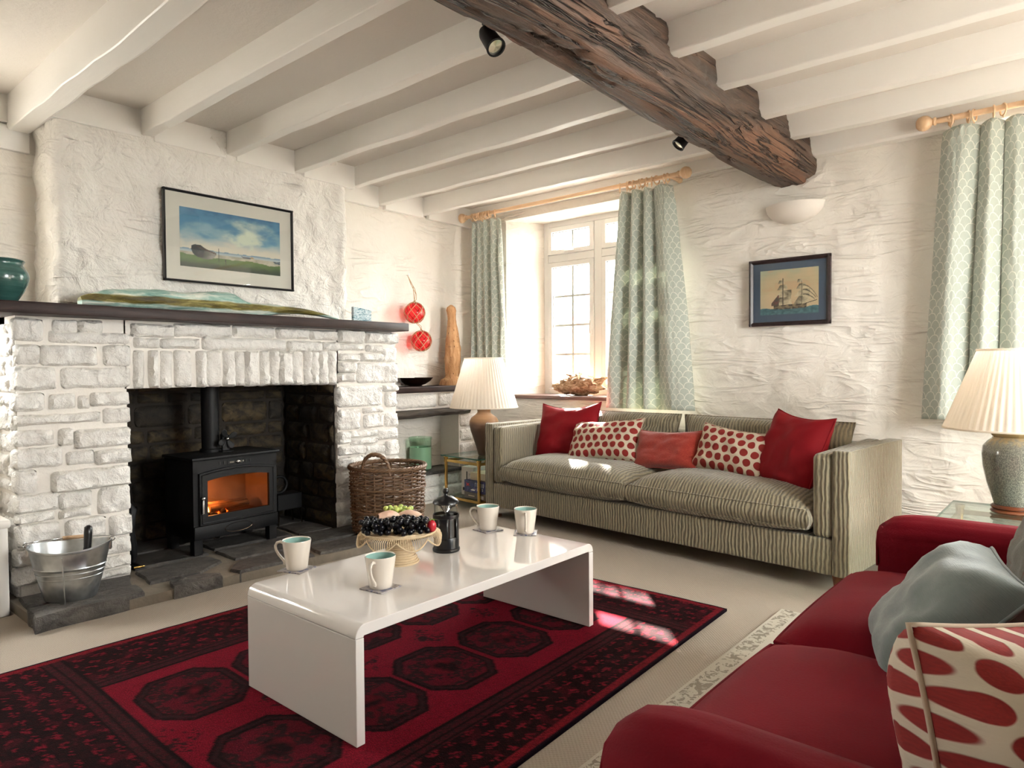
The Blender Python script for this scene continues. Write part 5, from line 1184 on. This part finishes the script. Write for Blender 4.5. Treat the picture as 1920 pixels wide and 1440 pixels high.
# ---- black iron kettle stand in the shadow of the fireplace
KS = thing('iron_trivet_box', 'black iron box on legs with ring handle in the shadow behind the basket', 'fire stand', (-4.14, 2.50, .064))
MB().rbox(-.06, .06, -.09, .09, .10, .205, .006).build('box', bk, KS); MB().tube([(0, .055*math.cos(a*2*math.pi/28)-.045, .265+.055*math.sin(a*2*math.pi/28)) for a in range(28)], .010, 8, closed=True).build('ring', bk, KS, smooth=60)
for sx in (-1, 1):
    for sy in (-1, 1): MB().tube([(sx*.05, sy*.08, .105), (sx*.056, sy*.088, 0)], .006, 6).build('leg', M['bronze'], KS)
FD = thing('firedog', 'black cast firedog with a small brass foot in the mouth of the fireplace', 'firedog', (-3.86, 1.425, .064))
MB().tube([(0, 0, .01), (0, .012, .05), (0, 0, .10), (0, -.004, .20), (0, .004, .30), (0, 0, .33)], [.012, .016, .03, .022, .026, .008], 10).build('post', bk, FD, smooth=60); MB().tube([(.06, -.01, .006), (.075, .015, .010), (.06, .04, .006)], .006, 6).build('foot', M['brass'], FD, smooth=60); MB().tube([(0, 0, .02), (.06, .015, .012)], .007, 6).build('bar', bk, FD)
# ---- galvanised bucket
BK = thing('bucket', 'oval galvanised metal bucket with a bail handle on the hearth', 'bucket', (-3.53, 1.045, .073), R_(62))
def bw(r, z, k): return None
bu = MB(); prf = [(0, .004), (.098, .004), (.100, 0), (.104, .006), (.126, .09), (.128, .104), (.131, .106), (.129, .110), (.134, .125), (.137, .128), (.135, .132), (.141, .148), (.144, .151), (.142, .155), (.160, .225), (.165, .228), (.165, .235), (.160, .236), (.157, .228), (.132, .112), (.098, .012), (0, .012)]
bu.lathe(prf, 56); 
for i, (x, y, z) in enumerate(bu.v):
    rr_ = .9 if z < .01 else .9; bu.v[i] = (x*1.0, y*.80, z*.98+(.018*abs(x/.16)**2 if z > .2 else 0))
bu.build('body', M['galv'], BK, smooth=35)
MB().box(-.0015, .0015, -.004, .004, .0, .22).xf(Matrix.Translation((.0, -.113, .0)) @ Matrix.Rotation(R_(11.5), 4, 'X')).build('seam', M['galv'], BK)
hl = MB()
for s in (-1, 1): hl.tube([(s*.168+.010*math.cos(a*2*math.pi/14), 0, .252+.010*math.sin(a*2*math.pi/14)) for a in range(14)], .0028, 6, closed=True); hl.box(s*.160-.004, s*.160+.004, -.014, .014, .205, .248)
hl.build('handle_lug', M['steel'], BK, smooth=60)
bh = MB(); bh.tube([(.168*math.cos(R_(a)), .150*math.sin(R_(a)), .258-.018*math.sin(R_(a))) for a in range(0, 181, 6)], .0024, 6); bho = bh.build('bail', M['steel'], BK, smooth=60)
MB().tube([(.168*math.cos(R_(a)), .150*math.sin(R_(a)), .258-.018*math.sin(R_(a))) for a in range(70, 111, 5)], .009, 8).build('grip', M['pine'], bho, smooth=60)
tw = thing('hand_shovel', 'hand shovel with a black handle standing in the bucket', 'shovel', (-3.515, 1.10, .09))
MB().tube([(0, 0, .16), (-.004, .012, .20), (-.006, .016, .26), (-.008, .018, .290), (-.008, .018, .298)], [.013, .016, .0175, .016, .006], 12).build('handle', M['blackplastic'], tw, smooth=60); MB().rbox(-.003, .003, -.035, .035, .02, .17, .002).build('blade', M['galv'], tw)
for i, (x, y, z, s) in enumerate(((-3.56, 1.0, .245, .042), (-3.50, 1.02, .25, .034), (-3.555, 1.055, .24, .036))):
    tag(MB().ball((0, 0, 0), s, 14, (1.2, 1, .6), lambda d_: d_*(1+.45*nz(d_.x*40+i, d_.y*40, d_.z*40, 2))).build('crumpled_paper', M['ash'], loc=(x, y, z)), ('crumpled white paper ball in the bucket, at its rim', 'crumpled white paper ball in the bucket, below the handle lug', 'crumpled white paper ball in the bucket, next to the shovel')[i], 'paper', 'paper balls in the bucket')
# ---- wicker log basket
WB = thing('wicker_basket', 'tall round brown wicker basket with loop handles beside the fireplace', 'basket', (-3.47, 2.83, .064)); wk = M['wicker']
R1, HB = .235, .405; rows = 34; seg = 96; ns_ = 24
wv = MB()
for k in range(rows):
    z = .012+k*(HB-.03)/(rows-1); rb = R1*(.93+.07*z/HB)
    wv.tube([((rb+.009*math.cos(q/seg*ns_*math.pi+k*math.pi))*math.cos(q/seg*2*math.pi), (rb+.009*math.cos(q/seg*ns_*math.pi+k*math.pi))*math.sin(q/seg*2*math.pi), z+.002*math.sin(q*.7+k)) for q in range(seg)], .0050, 5, closed=True)
wv.build('weave', wk, WB, smooth=60)
for k in range(ns_):
    a = 2*math.pi*k/ns_; MB().tube([(R1*.93*math.cos(a), R1*.93*math.sin(a), 0), (R1*math.cos(a), R1*math.sin(a), HB)], .0055, 6).build('stake', wk, WB, smooth=60)
rb_ = MB()
for s in range(4): rb_.tube([((R1+.005+.009*math.cos(q*.55+s*math.pi/2))*math.cos(q/140*2*math.pi), (R1+.005+.009*math.cos(q*.55+s*math.pi/2))*math.sin(q/140*2*math.pi), HB+.004+.009*math.sin(q*.55+s*math.pi/2)) for q in range(140)], .0068, 6, closed=True)
rb_.build('rim', wk, WB, smooth=60)
for hz_ in (.28, .14):
    bnd = MB()
    for s in range(2): bnd.tube([((R1*(.93+.07*hz_/HB)+.010+.004*math.cos(q*.5+s*math.pi))*math.cos(q/120*2*math.pi), (R1*(.93+.07*hz_/HB)+.010+.004*math.cos(q*.5+s*math.pi))*math.sin(q/120*2*math.pi), hz_+.005*math.sin(q*.5+s*math.pi)) for q in range(120)], .0055, 6, closed=True)
    bnd.build('band', wk, WB, smooth=60)
for ang in (-58,):
    hh = MB()
    for s in range(3):
        pts = []
        for q in range(40):
            t = q/39*math.pi; ca, sa = math.cos(R_(ang)), math.sin(R_(ang)); u = -.088*math.cos(t); zz = HB-.02+.125*math.sin(t)**.8; o_ = .0075*math.cos(q*.6+s*2.09); o2 = .0075*math.sin(q*.6+s*2.09)
            rr_ = math.sqrt(R1*R1-u*u)+.004+o_
            pts.append((rr_*ca-u*sa, rr_*sa+u*ca, zz+o2))
        hh.tube(pts, .0075, 6)
    hh.build('handle', wk, WB, smooth=60)
MB().lathe([(0, .006), (R1*.92, .006), (R1*.92, .014), (0, .014)], 40).build('bottom', wk, WB)
# ---- lamps
def lamp_thing(label, loc, body_pr, bm, shade, plinth=None, power=.6):
    t = thing('table_lamp', label, 'lamp', loc, 0, 'table lamps with pleated cream shades')
    MB().lathe(body_pr, 48).build('base', bm, t, smooth=50)
    if plinth: MB().lathe(plinth, 40).build('plinth', M['rosewood'], t, smooth=40)
    z0, z1, rb2, rt2 = shade; NP = 56
    sh = MB().grid(NP*4, 10, lambda a, b: ((rb2+(rt2-rb2)*b+.0035*(1-.3*b)*math.cos(a*NP*2*math.pi))*math.cos(a*2*math.pi), (rb2+(rt2-rb2)*b+.0035*(1-.3*b)*math.cos(a*NP*2*math.pi))*math.sin(a*2*math.pi), z0+(z1-z0)*b), cu=True)
    so = sh.build('shade', M['shade'], t, smooth=179)
    for zz, rr_ in ((z0, rb2), (z1, rt2)): MB().tube([((rr_+.001)*math.cos(a*2*math.pi/64), (rr_+.001)*math.sin(a*2*math.pi/64), zz) for a in range(64)], .005, 6, closed=True).build('shade_trim', M['shade'], so, smooth=60)
    st = MB(); st.tube([(0, 0, body_pr[-1][1]-.01), (0, 0, z0+.10)], .010, 10); st.lathe([(0, z0+.06), (.018, z0+.06), (.018, z0+.11), (0, z0+.11)], 16)
    for k in range(3): a = k*2.09; st.tube([(0, 0, z0+.10), (rt2*math.cos(a), rt2*math.sin(a), z1-.01)], .002, 5)
    st.build('holder', M['brass'], t, smooth=50); MB().ball((0, 0, z0+.150), .028, 16).build('bulb', M['bulb'], t, smooth=179)
    lamp('bulb_light', 'POINT', (loc[0], loc[1], loc[2]+z0+.155), power, (1, .80, .58), shadow_soft_size=.03)
    return t
lamp_thing('table lamp with tapering brown stoneware base on the glass table beside the sofa', (-3.715, 4.015, .4015),
    [(0, 0), (.045, 0), (.048, .006), (.052, .02), (.062, .06), (.085, .13), (.108, .20), (.118, .245), (.116, .275), (.102, .302), (.075, .322), (.056, .338), (.052, .352), (.058, .372), (.06, .378), (0, .38)], M['ceramic_brown'], (.385, .775, .270, .152))
lamp_thing('table lamp with plump grey crackle glazed base next to the crimson sofa', (-.262, 3.62, .462),
    [(0, .03), (.062, .03), (.066, .036), (.073, .06), (.094, .13), (.108, .20), (.112, .25), (.108, .285), (.090, .308), (.076, .318), (.072, .326), (.079, .335), (.082, .345), (.078, .352), (0, .354)], M['ceramic_grey'], (.362, .700, .255, .130),
    [(0, 0), (.076, 0), (.080, .006), (.076, .012), (.070, .016), (.078, .022), (.078, .028), (.070, .034), (0, .034)])
# ---- glass and brass side tables
def side_table(label, loc, rz, lx, ly, h_, low):
    t = thing('side_table', label, 'side table', loc, rz, 'brass and glass side tables')
    tp_ = MB().rbox(-lx/2, lx/2, -ly/2, ly/2, h_-.010, h_, .003).build('glass_top', M['glass_green'], t)
    e = MB()
    for a_, b_, c_, d_ in ((-lx/2-.001, lx/2+.001, -ly/2-.001, -ly/2+.0015), (-lx/2-.001, lx/2+.001, ly/2-.0015, ly/2+.001), (-lx/2-.001, -lx/2+.0015, -ly/2, ly/2), (lx/2-.0015, lx/2+.001, -ly/2, ly/2)): e.box(a_, b_, c_, d_, h_-.0095, h_-.0005)
    e.build('glass_edge', M['glass_edge'], tp_)
    ix, iy = lx/2-.03, ly/2-.03
    for sx in (-1, 1):
        for sy in (-1, 1):
            g_ = MB(); g_.tube([(sx*ix, sy*iy, 0), (sx*ix, sy*iy, h_-.012)], .013, 14); g_.lathe([(.016, h_-.06), (.0165, h_-.03), (.02, h_-.022), (.02, h_-.012), (0, h_-.012)], 16, (sx*ix, sy*iy, 0)); g_.build('leg', M['brass'], t, smooth=40)
    for zz in (h_-.045, low):
        for s in (-1, 1):
            MB().rbox(-ix, ix, s*iy-.006, s*iy+.006, zz-.011, zz+.011, .002).build('rail', M['brass'], t); MB().rbox(s*ix-.006, s*ix+.006, -iy, iy, zz-.011, zz+.011, .002).build('rail', M['brass'], t)
    MB().rbox(-ix, ix, -iy, iy, low+.010, low+.016, .002).build('glass_shelf', M['glass_green'], t)
    return t
side_table('brass framed glass side table under the brown lamp, half hidden by the sofa', (-3.775, 4.06, 0), R_(-5), .46, .50, .40, .06)
side_table('brass framed glass side table behind the crimson sofa arm', (-.22, 3.47, 0), 0, .56, .66, .46, .06)
# boxes on the lower shelf
def carton(name, label, mt, loc, rz, x, y, z, extra=None):
    t = thing(name, label, 'box', loc, rz); MB().rbox(-x/2, x/2, -y/2, y/2, 0, z, .002).build('carton', mt, t)
    if extra: extra(t, x, y, z)
    return t
def strokes(t, x0, x1, zc, h_, y, n, sd):                      # faded capitals too small to read: a row of pale strokes
    rs_ = random.Random(sd); mb = MB()
    for k in range(n):
        cx = x0+(x1-x0)*(k+.5)/n; w_ = (x1-x0)/n*.62; q = rs_.random()
        mb.box(cx-w_/2, cx-w_/2+.004, y-.0008, y, zc-h_/2, zc+h_/2)
        if q < .7: mb.box(cx-w_/2, cx+w_/2, y-.0008, y, zc+h_/2-.004, zc+h_/2)
        if q > .35: mb.box(cx-w_/2, cx+w_/2, y-.0008, y, zc-h_/2, zc-h_/2+.004)
        if q > .6: mb.box(cx+w_/2-.004, cx+w_/2, y-.0008, y, zc-h_/2, zc+h_/2)
    tag(mb.build('print_strokes', M['ink_white'], t), kind='stuff')
def ex_white(t, x, y, z):
    MB().box(-.012, .0, -y/2-.0006, -y/2, .10, .19).build('print_bar', M['ink_black'], t); MB().box(-.05, .02, -y/2-.0006, -y/2, .035, .06).build('print_block', M['ink_black'], t)
    for k in range(3): MB().box(.012, .030-.004*k, -y/2-.0006, -y/2, .168-.012*k, .172-.012*k).build('print_line', M['ink_black'], t)
carton('white_carton', 'tall white carton standing on the low shelf of the brass table', M['plasticwhite'], (-3.835, 4.02, .078), R_(2), .13, .16, .225, ex_white)
def ex_grey(t, x, y, z):
    MB().box(-.075, .0, -y/2-.0006, -y/2, .018, .026).build('print_band', M['boxcream'], t); MB().box(x/2-.05, x/2-.02, -y/2-.0006, -y/2, .008, .034).build('print_block', M['ink_white'], t)
def ex_blue(t, x, y, z):
    strokes(t, .0, .11, z*.70, .030, -y/2, 5, 3); strokes(t, .025, .10, z*.34, .024, -y/2, 4, 8)
    MB().prism([(-.105, .075), (-.085, .066), (-.06, .070), (-.07, .058), (-.055, .045), (-.08, .052), (-.10, .04), (-.092, .058)], 'y', -y/2-.0008, -y/2).build('print_star', M['ink_red'], t); MB().prism([(-.05, .02), (-.02, .03), (.0, .024), (.01, .03), (.0, .015), (-.03, .014)], 'y', -y/2-.0008, -y/2).build('print_bird', M['ink_white'], t)
g1 = carton('grey_game_box', 'flat grey game box at the bottom of the pile under the glass table', M['boxgrey'], (-3.655, 3.945, .078), R_(-6), .25, .20, .048, ex_grey)
g2_ = carton('blue_game_box', 'navy blue game box with white lettering on the grey box', M['boxblue'], (-3.655, 3.945, .127), R_(-5), .245, .20, .092, ex_blue)
def ex_cream(t, x, y, z): MB().box(.0, .022, -y/2-.0006, -y/2, .014, .044).build('print_block', M['ink_black'], t)
carton('cream_carton', 'low cream carton on top of the navy game box', M['boxcream'], (-3.64, 3.96, .2195), R_(-4), .20, .17, .058, ex_cream)
carton('white_storage_box', 'plain white box on the floor behind the brass table', M['whitebox'], (-3.83, 4.42, 0), R_(0), .34, .14, .44)
# ---- white cabinet at the picture's edge
WC = thing('white_cabinet', 'white open fronted cabinet beside the stone fire surround', 'cabinet', (-3.70, .53, 0))
for s in (-1, 1): MB().rbox(-.45, 0, min(s*.285, s*.325), max(s*.285, s*.325), 0, .43, .008, 3).build('side_panel', M['whitebox'], WC, smooth=40)
MB().rbox(-.46, .006, -.335, .335, .395, .435, .012, 3).build('top', M['whitebox'], WC, smooth=40); MB().rbox(-.44, -.01, -.285, .285, .03, .07, .004).build('bottom', M['whitebox'], WC); MB().box(-.45, -.435, -.285, .285, .05, .40).build('back_panel', M['boxgrey'], WC)
